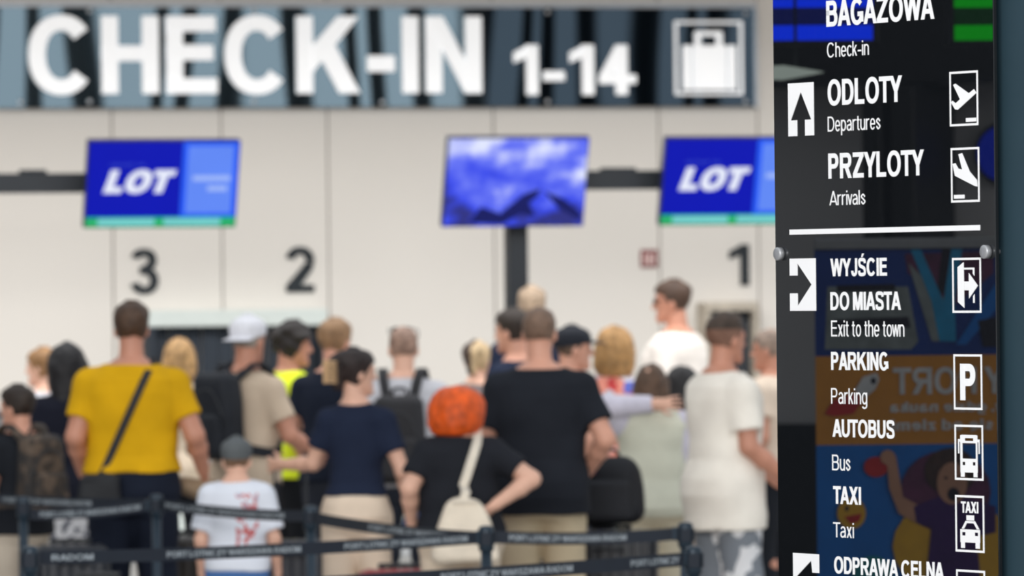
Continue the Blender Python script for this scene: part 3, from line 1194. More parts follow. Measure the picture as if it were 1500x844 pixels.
# banner wording (reads the right way round on the banner, mirrored in the glass)
mb = MB()
for s, pxa, pxb, yb, yt, bo in (('Y PORT', 1472, 1308, 577, 538, True), ('ry, gdzie nauka', 1478, 1304, 603, 588, True), ('a si\u0119 od ziemi', 1478, 1305, 630, 614, True)):
    xa, z0 = bpt(pxa, yb)
    xb, _ = bpt(pxb, yb)
    _, z1 = bpt((pxa + pxb) / 2, yt)
    _, z0 = bpt((pxa + pxb) / 2, yb)
    lettering(mb, s, min(xa, xb), max(xa, xb), z0, z1 - z0, -.006, .002, bo)
mb.build('banner_lettering', M_bwhite, t)

# left side wall with dark columns and a dark upper fascia
LW = Frame((-13.5, 18), PI / 2)
o = MB().box((-30, 0, 0), (34, .2, 2.82)).build('wall_left', M_lwall, loc=LW.o, rz=LW.rz)
tag(o, kind='structure')
o = MB().box((-30, -.03, 0), (34, 0, 1.2)).build('baseboard_left', M_dark, loc=LW.o, rz=LW.rz)
tag(o, kind='structure')
o = MB().box((-30, -.4, 2.82), (34, .2, 7.5)).build('trim_1', M_dark, loc=LW.o, rz=LW.rz)
tag(o, kind='structure')


def lpt(px, py, off=0.0):
    return reflect_hit(LW, px, py, off)


for k, (pa, pb, lab) in enumerate(((1288, 1318, 'broader'), (1330, 1366, 'narrower'))):
    xa, xb = lpt(pa, 250, .3)[0], lpt(pb, 250, .3)[0]
    o = MB().box((min(xa, xb), -.5, 0), (max(xa, xb), -.04, 2.81), bevel=.02).build('trim_%d' % (k + 2), M_dark, loc=LW.o, rz=LW.rz)
    tag(o, kind='structure')
# hanging information displays of the side wall
M_disp_b = glow('board_blue', (0, 52, 255), 5.5)
M_disp_g = glow('board_green', (0, 190, 20), 3.4)
M_disp_db = glow('board_dim_blue', (20, 35, 140), 1.6)
M_disp_dg = glow('board_dim_green', (10, 80, 25), 1.5)
BRD = Frame(reflect_point(1295, 100, 10.5)[0], BAN.rz)


def board(pa, pb, rows, label, mats):
    t = empty('information_board', BRD.o, BRD.rz, label, 'display board', 'boards mirrored in the totem')
    xa, xb = sorted((reflect_hit(BRD, pa, 30)[0], reflect_hit(BRD, pb, 30)[0]))
    z1 = reflect_hit(BRD, (pa + pb) / 2, -130)[1]
    z0 = reflect_hit(BRD, (pa + pb) / 2, 66)[1]
    MB().box((xa - .03, 0, z0), (xb + .03, .12, z1), bevel=.01).build('housing', M_black, t)
    for i, (ya, yb) in enumerate(rows):
        za_ = reflect_hit(BRD, (pa + pb) / 2, ya)[1]
        zb_ = reflect_hit(BRD, (pa + pb) / 2, yb)[1]
        MB().box((xa, -.004, zb_), (xb, 0, za_)).build('display_row', mats[i % 2], t)
    for xx in (xa + .1, xb - .1):
        MB().tube([(xx, .06, z1), (xx, .06, 7.4)], .015).build('hanger', M_black, t)


rows = ((-120, -70), (-66, -32), (-28, 11), (11, 37), (37, 59))
board(1120, 1278, rows, 'hanging board with blue rows, mirrored at the top left of the totem', (M_disp_b, M_disp_db))
board(1398, 1480, rows, 'hanging board with green rows, mirrored at the top right of the totem', (M_disp_g, M_disp_dg))

# small lit things of the side wall, seen only in the glass
cx, cz = lpt(1468, 225, .05)
t = empty('wall_sign', LW.o, LW.rz, 'round blue lit sign mirrored at the right edge of the totem', 'sign')
MB().lathe([(.13, 0), (.13, -.05), (.12, -.06), (.05, -.062)], (cx, 0, cz), 28, axis='y').build('light_face', glow('sign_blue', (8, 50, 235), 1.2), t)
MB().lathe([(.15, 0.0), (.15, -.04), (.13, -.04)], (cx, 0, cz), 28, axis='y').build('rim', M_black, t)
xa, za = reflect_hit(BRD, 1125, 108)
xb, zb2 = reflect_hit(BRD, 1203, 106)
xa, xb = min(xa, xb), max(xa, xb)
t = empty('pendant_lamp', BRD.o, BRD.rz, 'slim pale pendant lamp mirrored above the up arrow of the totem', 'lamp')
MB().prism([(xa, za), (xa + .03, za - .006), (xb - .05, za - .028), (xb, za - .025), (xb, za + .025), (xb - .05, za + .028), (xa + .03, za + .006)], -.13, -.07).build('diffuser', glow('lamp_pale', (200, 215, 205), 3.0), t)
MB().tube([(xb - .1, -.10, za + .02), (xb - .1, -.10, 7.4)], .006).build('cable', M_black, t)

#PEOPLE
# ------------------------------------------------------------------ smooth bodies: distance fields turned into one continuous skin
class Vol:
    def __init__(self, lo, hi, h):
        self.h = h
        self.lo = np.array(lo, np.float32)
        n = np.maximum(4, np.ceil((np.array(hi) - np.array(lo)) / h).astype(int) + 1)
        self.n = n
        self.D = np.full(tuple(n), 0.25, np.float32)
        self.ax = [self.lo[i] + h * np.arange(n[i], dtype=np.float32) for i in range(3)]

    def region(self, lo, hi, pad):
        sl = []
        for i in range(3):
            a = int(np.floor((lo[i] - pad - self.lo[i]) / self.h))
            b = int(np.ceil((hi[i] + pad - self.lo[i]) / self.h)) + 1
            a, b = max(0, a), min(self.n[i], b)
            if b <= a:
                return None, None
            sl.append(slice(a, b))
        X = self.ax[0][sl[0]][:, None, None]
        Y = self.ax[1][sl[1]][None, :, None]
        Z = self.ax[2][sl[2]][None, None, :]
        return tuple(sl), (X, Y, Z)

    def put(self, f, lo, hi, k=0.02, mode='add'):
        sl, P = self.region(lo, hi, max(k, 0.02) + 2 * self.h)
        if sl is None:
            return
        d = f(*P)
        D = self.D[sl]
        if mode == 'add':
            if k > 0:
                q = np.maximum(k - np.abs(D - d), 0) / k
                self.D[sl] = np.minimum(D, d) - q * q * k * .25
            else:
                self.D[sl] = np.minimum(D, d)
        else:
            e = -d
            if k > 0:
                q = np.maximum(k - np.abs(D - e), 0) / k
                self.D[sl] = np.maximum(D, e) + q * q * k * .25
            else:
                self.D[sl] = np.maximum(D, e)

    def cone(self, a, b, r1, r2, k=0.02, mode='add', cut=False, flat=(1, 1, 1)):
        a, b = np.array(a, float), np.array(b, float)
        s = np.array(flat, float)
        ab = (b - a) * s
        L2 = max(1e-9, float(ab @ ab))
        L = math.sqrt(L2)

        def f(X, Y, Z):
            px, py, pz = (X - a[0]) * s[0], (Y - a[1]) * s[1], (Z - a[2]) * s[2]
            tt = (px * ab[0] + py * ab[1] + pz * ab[2]) / L2
            t = np.clip(tt, 0, 1)
            d = np.sqrt((px - t * ab[0]) ** 2 + (py - t * ab[1]) ** 2 + (pz - t * ab[2]) ** 2) - (r1 + (r2 - r1) * t)
            if cut:
                d = np.maximum(d, (tt - 1) * L)
            return d
        r = max(r1, r2) / min(1, s.min())
        self.put(f, np.minimum(a, b) - r, np.maximum(a, b) + r, k, mode)

    def ell(self, c, r, k=0.02, mode='add', M=None):
        c, r = np.array(c, float), np.array(r, float)
        m = r.min()
        Mi = None if M is None else np.array(M.inverted())

        def f(X, Y, Z):
            px, py, pz = X - c[0], Y - c[1], Z - c[2]
            if Mi is not None:
                px, py, pz = (Mi[i][0] * px + Mi[i][1] * py + Mi[i][2] * pz for i in range(3))
            return (np.sqrt((px / r[0]) ** 2 + (py / r[1]) ** 2 + (pz / r[2]) ** 2) - 1) * m
        R_ = r if M is None else np.full(3, r.max())
        self.put(f, c - R_, c + R_, k, mode)

    def rbox(self, c, half, rad, k=0.0, mode='add', top=1.0):
        """rounded box; top narrows the upper end"""
        c, hf = np.array(c, float), np.array(half, float)

        def f(X, Y, Z):
            tz = np.clip((Z - c[2] + hf[2]) / (2 * hf[2]), 0, 1)
            sc = 1 + (top - 1) * tz ** 2
            qx = np.abs(X - c[0]) - (hf[0] * sc - rad)
            qy = np.abs(Y - c[1]) - (hf[1] * sc - rad)
            qz = np.abs(Z - c[2]) - (hf[2] - rad)
            o = np.sqrt(np.maximum(qx, 0) ** 2 + np.maximum(qy, 0) ** 2 + np.maximum(qz, 0) ** 2)
            return o + np.minimum(np.maximum(qx, np.maximum(qy, qz)), 0) - rad
        self.put(f, c - hf, c + hf, k, mode)

    def profile(self, z, rx, ry, cy, off=0.0, z0=None, z1=None, k=0.02, mode='add', n=2.3, M=None, c=(0, 0, 0), hook=None):
        """stack of rounded oval sections along local z"""
        z, rx, ry, cy = (np.array(q, float) for q in (z, rx, ry, cy))
        z0 = z[0] if z0 is None else z0
        z1 = z[-1] if z1 is None else z1
        c = np.array(c, float)
        Mi = None if M is None else np.array(M.inverted())

        def f(X, Y, Z):
            px, py, pz = X - c[0], Y - c[1], Z - c[2]
            if Mi is not None:
                px, py, pz = (Mi[i][0] * px + Mi[i][1] * py + Mi[i][2] * pz for i in range(3))
            a = np.interp(pz, z, rx) + off
            b = np.interp(pz, z, ry) + off
            y = np.interp(pz, z, cy)
            e = (np.abs(px / a) ** n + np.abs((py - y) / b) ** n) ** (1 / n)
            d = (e - 1) * np.minimum(a, b)
            d = np.maximum(d, np.maximum(pz - z1 - (off if z1 == z[-1] else 0), z0 - (off if z0 == z[0] and mode == 'add' and hook is None and z[0] < -.1 else 0) - pz))
            if hook is not None:
                d = hook(d, px, py, pz)
            return d
        if M is None:
            m = max(rx.max(), ry.max()) + off
            lo = c + np.array([-m, cy.min() - m, z0 - abs(off)])
            hi = c + np.array([m, cy.max() + m, z1 + abs(off)])
        else:
            m = max(rx.max(), ry.max() + abs(cy).max(), abs(z).max()) + off + .03
            lo, hi = c - m, c + m
        self.put(f, lo, hi, k, mode)

    def ripple(self, amp, fx, fz, ph):
        X, Y, Z = self.ax[0][:, None, None], self.ax[1][None, :, None], self.ax[2][None, None, :]
        self.D += (amp * np.sin(fx * (X + .4 * Y) + 6 * Z + ph) * np.sin(fz * Z + 7 * X + 1.7 * ph) + amp * .6 * np.sin(23 * X - 31 * Z + 19 * Y + ph * 2.1)).astype(np.float32)

    def clip_below(self, z):
        self.D = np.maximum(self.D, (z - self.ax[2])[None, None, :])

    def mesh(self, name, M=None):
        D, h = self.D, self.h
        D[0] = D[-1] = .25
        D[:, 0] = D[:, -1] = .25
        D[:, :, 0] = D[:, :, -1] = .25
        s = D < 0
        cnt = np.zeros(tuple(np.array(D.shape) - 1), np.int8)
        for i in (0, 1):
            for j in (0, 1):
                for k in (0, 1):
                    cnt += s[i:s.shape[0] - 1 + i, j:s.shape[1] - 1 + j, k:s.shape[2] - 1 + k]
        idx = np.argwhere((cnt > 0) & (cnt < 8))
        N = len(idx)
        cor = [(i, j, k) for i in (0, 1) for j in (0, 1) for k in (0, 1)]
        val = np.stack([D[idx[:, 0] + c[0], idx[:, 1] + c[1], idx[:, 2] + c[2]] for c in cor], 1)
        acc = np.zeros((N, 3))
        num = np.zeros(N)
        for a in range(8):
            for b in range(a + 1, 8):
                ca, cb = np.array(cor[a]), np.array(cor[b])
                if np.abs(ca - cb).sum() != 1:
                    continue
                va, vb = val[:, a], val[:, b]
                m = (va < 0) != (vb < 0)
                t = np.where(m, va / np.where(m, va - vb, 1), 0)
                acc += np.where(m[:, None], ca + t[:, None] * (cb - ca), 0)
                num += m
        V = self.lo + (idx + acc / num[:, None]) * h
        ids = np.full(cnt.shape, -1, np.int32)
        ids[idx[:, 0], idx[:, 1], idx[:, 2]] = np.arange(N)
        F = []
        for axn in range(3):
            sa = np.moveaxis(s, axn, 0)
            ia = np.moveaxis(ids, axn, 0)
            e = np.argwhere(sa[:-1] != sa[1:])
            e = e[(e[:, 1] > 0) & (e[:, 2] > 0) & (e[:, 1] < sa.shape[1] - 1) & (e[:, 2] < sa.shape[2] - 1)]
            i, j, k = e.T
            q = np.stack([ia[i, j - 1, k - 1], ia[i, j, k - 1], ia[i, j, k], ia[i, j - 1, k]], 1)
            fl = sa[i, j, k]
            if axn == 1:
                fl = ~fl
            q[~fl] = q[~fl][:, ::-1]
            F.append(q)
        F = np.concatenate(F)
        F = F[(F >= 0).all(1)]
        if M is not None:
            A = np.array(M)
            V = V @ A[:3, :3].T + A[:3, 3]
        me = bpy.data.meshes.new(name)
        me.vertices.add(len(V))
        me.vertices.foreach_set('co', V.astype(np.float32).ravel())
        me.loops.add(len(F) * 4)
        me.loops.foreach_set('vertex_index', F.astype(np.int32).ravel())
        me.polygons.add(len(F))
        me.polygons.foreach_set('loop_start', np.arange(0, len(F) * 4, 4, dtype=np.int32))
        me.polygons.foreach_set('use_smooth', np.ones(len(F), bool))
        me.update(calc_edges=True)
        me.validate()
        return me, V, F


HZ = np.array([-.118, -.105, -.08, -.05, -.02, 0, .03, .06, .09, .108, .119])
HRX = np.array([.024, .036, .051, .060, .067, .071, .075, .074, .062, .042, .010])
HRY = np.array([.022, .034, .055, .075, .089, .095, .099, .097, .081, .056, .014])
HCY = np.array([.060, .054, .036, .017, .005, 0, -.004, -.008, -.008, -.008, -.008])

M_lips = mat('lips', (176, 98, 92), 0.5)
M_eye = mat('eye', (44, 36, 34), 0.25)
SKIN = {'a': (214, 158, 134), 'b': (226, 178, 154), 'c': (198, 140, 116), 'd': (176, 122, 96)}
TORSO_M = dict(z=[.445, .47, .50, .545, .60, .66, .72, .765, .80, .828, .85],
               rx=[.070, .088, .098, .097, .090, .093, .102, .107, .103, .070, .040],
               ry=[.052, .066, .072, .070, .066, .068, .072, .071, .062, .046, .038],
               cy=[0, -.004, -.008, -.006, 0, .002, .002, 0, -.004, -.008, -.010])
TORSO_F = dict(z=[.445, .47, .50, .545, .60, .645, .70, .745, .79, .822, .85],
               rx=[.072, .094, .104, .099, .082, .078, .088, .093, .090, .058, .034],
               ry=[.055, .072, .080, .074, .060, .058, .064, .066, .056, .042, .034],
               cy=[0, -.008, -.014, -.010, -.002, 0, .002, .002, -.004, -.008, -.010])
_pn = [0]


def person(px, s, top, yaw, label, sex='m', bulk=1.0, skin='a', head_yaw=0, head_tilt=0, child=False,
           arms=None, shirt=None, trousers=None, hair=None, cap=None, glasses=None, hem=.49, group='people waiting in the check-in queue', lean=0.0, hairtop=.012):
    """a standing person whose head top shows at (px, top); arms = {'l': (elbow, wrist), 'r': ...} in fractions of the height"""
    _pn[0] += 1
    ph = _pn[0] * 1.37
    p = at(px, top, FPX / s)
    loc = Vector((p.x, p.y, 0))
    Ht = p.z - hairtop
    T = TORSO_M if sex == 'm' else TORSO_F
    hs = (1.0 if not child else .93) * (Ht / 1.75) ** (.35)
    if sex == 'f':
        hs *= .96
    root = empty('person', loc, math.radians(yaw), label, 'person', group)
    z = np.array(T['z']) * Ht
    rx = np.array(T['rx']) * Ht * bulk
    ry = np.array(T['ry']) * Ht * bulk * 1.04
    cy = np.array(T['cy']) * Ht
    shx = (.100 if sex == 'm' else .090) * Ht * (1 + (bulk - 1) * .7)
    shz = .787 * Ht
    A = dict(l=((-.135, -.02, .635), (-.125, .045, .50)), r=((.135, -.02, .635), (.125, .045, .50)))
    if arms:
        A.update(arms)
    sh = {'l': np.array([-shx, -.004 * Ht, shz]), 'r': np.array([shx, -.004 * Ht, shz])}
    el = {q: np.array(A[q][0]) * Ht for q in 'lr'}
    wr = {q: np.array(A[q][1]) * Ht for q in 'lr'}
    ab = bulk ** .6
    rS, rE, rW = .0315 * Ht * ab, .0245 * Ht * ab, .0165 * Ht * ab
    hip = {'l': np.array([-.052 * Ht * ab, 0, .50 * Ht]), 'r': np.array([.052 * Ht * ab, 0, .50 * Ht])}
    kn = {'l': np.array([-.060 * Ht * ab, .012 * Ht, .275 * Ht]), 'r': np.array([.058 * Ht * ab, .02 * Ht, .275 * Ht])}
    an = {'l': np.array([-.062 * Ht * ab, -.018 * Ht, .045 * Ht]), 'r': np.array([.066 * Ht * ab, -.005 * Ht, .045 * Ht])}
    hc = np.array([0, .008 * Ht, Ht - .118 * hs])
    HM = Matrix.Rotation(math.radians(head_yaw), 3, 'Z') @ Matrix.Rotation(math.radians(-head_tilt), 3, 'X')
    HMn = np.array(HM)

    def hp(x, y, zz):
        return hc + HMn @ (np.array([x, y, zz]) * hs)

    # ---- body
    pts = np.array([sh[q] for q in 'lr'] + [el[q] for q in 'lr'] + [wr[q] for q in 'lr'])
    lo = np.minimum(pts.min(0) - .17, [-.22, -.2, 0]); hi = np.maximum(pts.max(0) + .17, [.22, .2, Ht + .03])
    lo[2] = -.01; hi[2] = max(Ht + .03, hi[2] if pts[:, 2].max() > .95 * Ht else 0)
    v = Vol(lo, hi, .0062)
    v.profile(z, rx, ry, cy, k=.03)
    if sex == 'f':
        for sx in (-1, 1):
            v.ell((sx * .045 * Ht, .05 * Ht, .725 * Ht), (.036 * Ht, .034 * Ht, .036 * Ht), k=.03)
    v.cone((0, -.012 * Ht, .82 * Ht), hp(0, -.022, -.06), .034 * Ht * bulk ** .4, .052 * hs * (1.06 if sex == 'm' else .88), k=.03)
    for q in 'lr':
        v.cone((0, -.008 * Ht, .825 * Ht), sh[q], .034 * Ht, rS * 1.02, k=.03)
        m_ = (sh[q] + el[q]) / 2
        v.cone(sh[q], m_, rS, rS * .88, k=.02)
        v.cone(m_, el[q], rS * .88, rE, k=.02)
        f1 = el[q] + (wr[q] - el[q]) * .35
        v.cone(el[q], f1, rE, rE * .98, k=.015)
        v.cone(f1, wr[q], rE * .98, rW, k=.015)
        # leg and foot
        v.cone(hip[q], kn[q], .050 * Ht * ab, .031 * Ht * ab, k=.03)
        cf = kn[q] + (an[q] - kn[q]) * .33 + np.array([0, -.008 * Ht, 0])
        v.cone(kn[q], cf, .030 * Ht * ab, .030 * Ht * ab, k=.02)
        v.cone(cf, an[q], .030 * Ht * ab, .0185 * Ht, k=.02)
        v.cone(an[q] + [0, -.012 * Ht, -.02 * Ht], an[q] + [0, .085 * Ht, -.027 * Ht], .017 * Ht, .013 * Ht, k=.02)
    # hands: palm, thumb and four fingers
    for q in 'lr':
        sg = -1 if q == 'l' else 1
        d = wr[q] - el[q]
        d /= np.linalg.norm(d)
        pm = np.array([-sg, 0.25, 0.0])          # palm turned to the body
        pm -= d * (pm @ d)
        pm /= np.linalg.norm(pm)
        w_ = np.cross(d, pm) * sg
        if w_[1] < 0 and abs(w_[1]) > .2:
            w_ = -w_
        HL = .105 * Ht * (1 if not child else .95)
        kx = max(.0062, .0080 * Ht / 1.75)
        pc = wr[q] + d * HL * .30
        for o_ in (-.017, 0, .017):
            v.cone(wr[q] + w_ * o_ * .6 * Ht / 1.75, wr[q] + d * HL * .46 + w_ * o_ * 1.25 * Ht / 1.75, rW * .72, .0118 * Ht / 1.75, k=.012)
        for i, (o_, ln) in enumerate(((.033, .47), (.0115, .53), (-.0105, .50), (-.032, .40))):
            b0 = wr[q] + d * HL * .46 + w_ * o_ * Ht / 1.75
            d1 = d + w_ * o_ * 4 + pm * .30
            d1 /= np.linalg.norm(d1)
            d2 = d1 + pm * .75
            d2 /= np.linalg.norm(d2)
            b1 = b0 + d1 * HL * ln * .5
            b2 = b1 + d2 * HL * ln * .5
            v.cone(b0, b1, kx * 1.08, kx, k=.004)
            v.cone(b1, b2, kx, kx * .85, k=.004)
        t0 = wr[q] + d * HL * .14 + w_ * .018 * Ht / 1.75
        t1 = t0 + (d * .55 + w_ * .8 + pm * .25) * HL * .26
        t2 = t1 + (d * .95 + w_ * .3 + pm * .35) * HL * .24
        v.cone(t0, t1, kx * 1.45, kx * 1.15, k=.008)
        v.cone(t1, t2, kx * 1.15, kx * .95, k=.004)
    # head with face
    v.profile(HZ * hs, HRX * hs, HRY * hs, HCY * hs, k=.022, M=HM, c=hc, n=2.1)
    for sx in (-1, 1):
        v.ell(hp(sx * .033, .088, .004), np.array([.019, .016, .013]) * hs, k=.012, mode='sub', M=HM)
        v.ell(hp(sx * .032, .079, .003), np.array([.0135, .0135, .0125]) * hs, k=.004, M=HM)
        v.ell(hp(sx * .073, -.010, -.012), np.array([.010, .019, .031]) * hs, k=.006, M=HM @ Matrix.Rotation(sx * -.35, 3, 'Z'))
        v.cone(hp(sx * .014, .093, .022), hp(sx * .046, .082, .021), .008 * hs, .006 * hs, k=.012)
    v.cone(hp(0, .092, .010), hp(0, .112, -.030), .008 * hs, .0125 * hs, k=.012)
    for sx in (-1, 1):
        v.ell(hp(sx * .012, .102, -.033), np.array([.009, .010, .008]) * hs, k=.006, M=HM)
    v.cone(hp(-.018, .086, -.062), hp(.018, .086, -.062), .006 * hs, .006 * hs, k=.006)
    v.cone(hp(-.015, .085, -.072), hp(.015, .085, -.072), .0065 * hs, .0065 * hs, k=.006)
    v.ell(hp(0, .078, -.100), np.array([.024, .018, .016]) * hs, k=.02, M=HM)
    me, V, F = v.mesh('body')
    body = link_mesh('body', me, [mat('skin_' + skin, SKIN[skin], 0.5, var=.08, scale=8, bump=.05), M_lips, M_eye, mat('brow_' + str(_pn[0]), (hair or {}).get('col', (90, 70, 55)), .8)], root)
    cen = V[F].mean(1)
    lc = (cen - hc) @ HMn / hs
    mi = np.zeros(len(F), np.int32)
    mi[(np.abs(lc[:, 0]) < .024) & (lc[:, 2] < -.056) & (lc[:, 2] > -.079) & (lc[:, 1] > .083)] = 1
    mi[(np.abs(np.abs(lc[:, 0]) - .032) < .011) & (np.abs(lc[:, 2] - .003) < .007) & (lc[:, 1] > .06)] = 2
    mi[(np.abs(np.abs(lc[:, 0]) - .032) < .018) & (np.abs(lc[:, 2] - .024) < .0045) & (lc[:, 1] > .06)] = 3
    me.polygons.foreach_set('material_index', mi)

    # ---- shirt
    sp = dict(col=(40, 44, 52), sleeve=.58, off=.016, neck=.838, name='tshirt', mat=None, low=None)
    sp.update(shirt or {})
    hz = (sp['low'] if sp['low'] is not None else hem) * Ht
    ms = sp['mat'] or mat('cloth_%d_%d_%d' % tuple(sp['col']), sp['col'], .88, var=.10, scale=5, bump=.35, spec=.2)
    lo = np.array([min(-.26, el['l'][0] - .1, wr['l'][0] - .1), min(-.24, el['l'][1] - .1, el['r'][1] - .1), hz - .05])
    hi = np.array([max(.26, el['r'][0] + .1, wr['r'][0] + .1), max(.24, wr['l'][1] + .1, wr['r'][1] + .1), .86 * Ht + .03])
    if max(el[q][2] for q in 'lr') > .8 * Ht:
        hi[2] = Ht
    v = Vol(lo, hi, .0085)
    zz, rxx, ryy, cyy = z.copy(), rx.copy(), ry.copy(), cy.copy()
    if sex == 'm' or sp.get('loose'):
        i0 = np.searchsorted(np.array(T['z']), .60)
        rxx[:i0 + 2] = np.maximum(rxx[:i0 + 2], .097 * Ht * bulk)        # hangs straight from the chest
        ryy[:i0 + 2] = np.maximum(ryy[:i0 + 2], .070 * Ht * bulk)
    toff = (trousers or {}).get('off', .014)
    lowz = zz < .585 * Ht
    rxx[lowz] = np.maximum(rxx[lowz], .0985 * Ht * bulk + max(0, toff + .012 - sp['off']))
    ryy[lowz] = np.maximum(ryy[lowz] + max(0, toff + .012 - sp['off']), .072 * Ht * bulk)
    if hem < .50:
        rxx[0:3] = np.maximum(rxx[0:3], .102 * Ht * ab + toff * .8)
        ryy[0:3] = np.maximum(ryy[0:3], .056 * Ht * ab + toff)
    v.profile(zz, rxx, ryy, cyy, off=sp['off'], z0=hz, z1=sp['neck'] * Ht, k=.03)
    if sex == 'f':
        for sx in (-1, 1):
            v.ell((sx * .045 * Ht, .05 * Ht, .725 * Ht), np.array([.036, .034, .036]) * Ht + .012, k=.04)
    long_ = sp['sleeve'] > 1
    parts = {}
    for q in 'lr':
        v.cone((0, -.008 * Ht, .812 * Ht), sh[q], .032 * Ht + .006, rS + sp['off'] * .7, k=.03)
        sv = v
        if sp.get('sleeve_mat'):
            a_ = np.array([sh[q], el[q], wr[q]])
            sv = Vol(a_.min(0) - .12, a_.max(0) + .12, .0085)
            parts[q] = sv
        if long_:
            sv.cone(sh[q], el[q], rS + sp['off'], rE + sp['off'] * 1.1, k=.03)
            sv.cone(el[q], el[q] + (wr[q] - el[q]) * .95, rE + sp['off'] * 1.1, rW + sp['off'] * .8, k=.02, cut=True)
        elif sp['sleeve'] > 0:
            e_ = sh[q] + (el[q] - sh[q]) * sp['sleeve']
            sv.cone(sh[q], e_, rS + sp['off'] * .75, rS * .92 + sp['off'] * 1.1, k=.03, cut=True)
    # neckline
    v.cone((0, .0, .845 * Ht), hp(0, -.02, -.05), .035 * Ht, .05 * hs + .002, k=.01, mode='sub')
    v.ripple(.0028, 14, 9, ph)
    me, _, _ = v.mesh(sp['name'])
    so = link_mesh(sp['name'], me, ms, root)
    for q, sv in parts.items():
        sv.ripple(.003, 18, 11, ph)
        me, _, _ = sv.mesh('sleeve')
        link_mesh('sleeve', me, sp['sleeve_mat'], so)
    if sp.get('collar'):
        mb = MB()
        ring = [(math.cos(a) * .052 * hs * 1.25, -.012 * Ht + math.sin(a) * .056 * hs * 1.2 + .01, .845 * Ht + .012 * math.sin(a + PI)) for a in np.linspace(math.radians(110), math.radians(430), 22)]
        mb.ribbon(ring, [(q_[0], q_[1], .3) for q_ in ring], .04, .006)
        mb.build('collar', ms, so)

    # ---- trousers
    tp = dict(col=(40, 44, 56), leg=.06, off=.014, name='trousers', mat=None, rise=.56, skirt=False)
    tp.update(trousers or {})
    mt = tp['mat'] or mat('cloth_%d_%d_%d' % tuple(tp['col']), tp['col'], .88, var=.10, scale=5, bump=.35, spec=.2)
    lz = tp['leg'] * Ht
    v = Vol([-.30 * max(1, bulk), -.27, lz - .04], [.30 * max(1, bulk), .27, tp['rise'] * Ht + .03], .0085)
    v.profile(z, rx, ry, cy, off=tp['off'] * .75, z0=.44 * Ht, z1=tp['rise'] * Ht, k=.03)
    if tp['skirt']:
        v.profile([lz, .30 * Ht, .50 * Ht], [.135 * Ht, .115 * Ht, .10 * Ht * bulk], [.105 * Ht, .09 * Ht, .078 * Ht * bulk], [0, 0, -.01 * Ht], off=.008, z0=lz, z1=.5 * Ht, k=.03)
    else:
        for q in 'lr':
            v.cone(hip[q], kn[q], .050 * Ht * ab + tp['off'], .033 * Ht * ab + tp['off'] * 1.1, k=.025)
            v.cone(kn[q], an[q], .033 * Ht * ab + tp['off'] * 1.1, .024 * Ht + tp['off'], k=.02)
    v.clip_below(lz)
    v.ripple(.003, 17, 12, ph + 2)
    me, _, _ = v.mesh(tp['name'])
    link_mesh(tp['name'], me, mt, root)

    # ---- shoes
    mshoe = mat('shoe_%d' % (_pn[0] % 3), ((226, 226, 224), (40, 40, 44), (120, 96, 74))[_pn[0] % 3], .6)
    msole = mat('shoe_sole', (225, 222, 215), .7)
    for q in 'lr':
        a_ = an[q]
        v = Vol([a_[0] - .08, a_[1] - .10, -.01], [a_[0] + .08, a_[1] + .24, .13], .006)
        v.cone(a_ + [0, -.012 * Ht, -.018 * Ht], a_ + [0, .09 * Ht, -.026 * Ht], .026 * Ht, .021 * Ht, k=.02, flat=(1, 1, 1))
        v.cone(a_ + [0, -.012 * Ht, -.018 * Ht], a_ + [0, -.004 * Ht, .012 * Ht], .024 * Ht, .024 * Ht, k=.02)
        v.D = np.maximum(v.D, (.012 - v.ax[2])[None, None, :])
        me, _, _ = v.mesh('shoe')
        so_ = link_mesh('shoe', me, mshoe, root)
        mb = MB()
        out = []
        for k in range(20):
            aa = 2 * PI * k / 20
            yy = math.sin(aa)
            wv = (.026 if yy > 0 else .023) * Ht
            out.append((a_[0] + math.cos(aa) * wv, a_[1] + .039 * Ht + yy * .076 * Ht))
        vs = [(x_, y_, 0.0) for x_, y_ in out] + [(x_, y_, .014) for x_, y_ in out]
        mb._add(vs, [tuple(range(20))[::-1], tuple(range(20, 40))] + [(k, (k + 1) % 20, 20 + (k + 1) % 20, 20 + k) for k in range(20)])
        mb.build('sole', msole, so_)

    # ---- hair in head space
    HM4 = Matrix.Translation(Vector(hc)) @ HM.to_4x4() @ Matrix.Scale(hs, 4)

    def head_vol(lo=(-.15, -.2, -.2), hi=(.15, .15, .18), h=.006):
        return Vol(lo, hi, h)
    if hair and hair.get('style') != 'none':
        st = hair['style']
        mh = mat('hair_%d_%d_%d' % tuple(hair['col']), hair['col'], .55, var=.38, scale=26, bump=.5)
        mats = [mh]
        lo, hi = [-.15, -.2, -.16], [.15, .15, .18]
        if st in ('long', 'ponytail', 'bob'):
            lo, hi = [-.18, -.25, -.5 if st == 'long' else -.3], [.18, .16, .18]
        v = Vol(lo, hi, .006)

        def cap_(off, line):
            def hook(d, X, Y, Z):
                return np.maximum(d, (np.interp(Y, [-.12, -.06, -.01, .03, .06, .10], line) - Z) * .9)
            v.profile(HZ, HRX, HRY, HCY, off=off, k=.012, hook=hook, n=2.1)
        short = [-.075, -.062, -.035, .018, .050, .058]
        full = [-.085, -.085, -.06, .0, .045, .056]
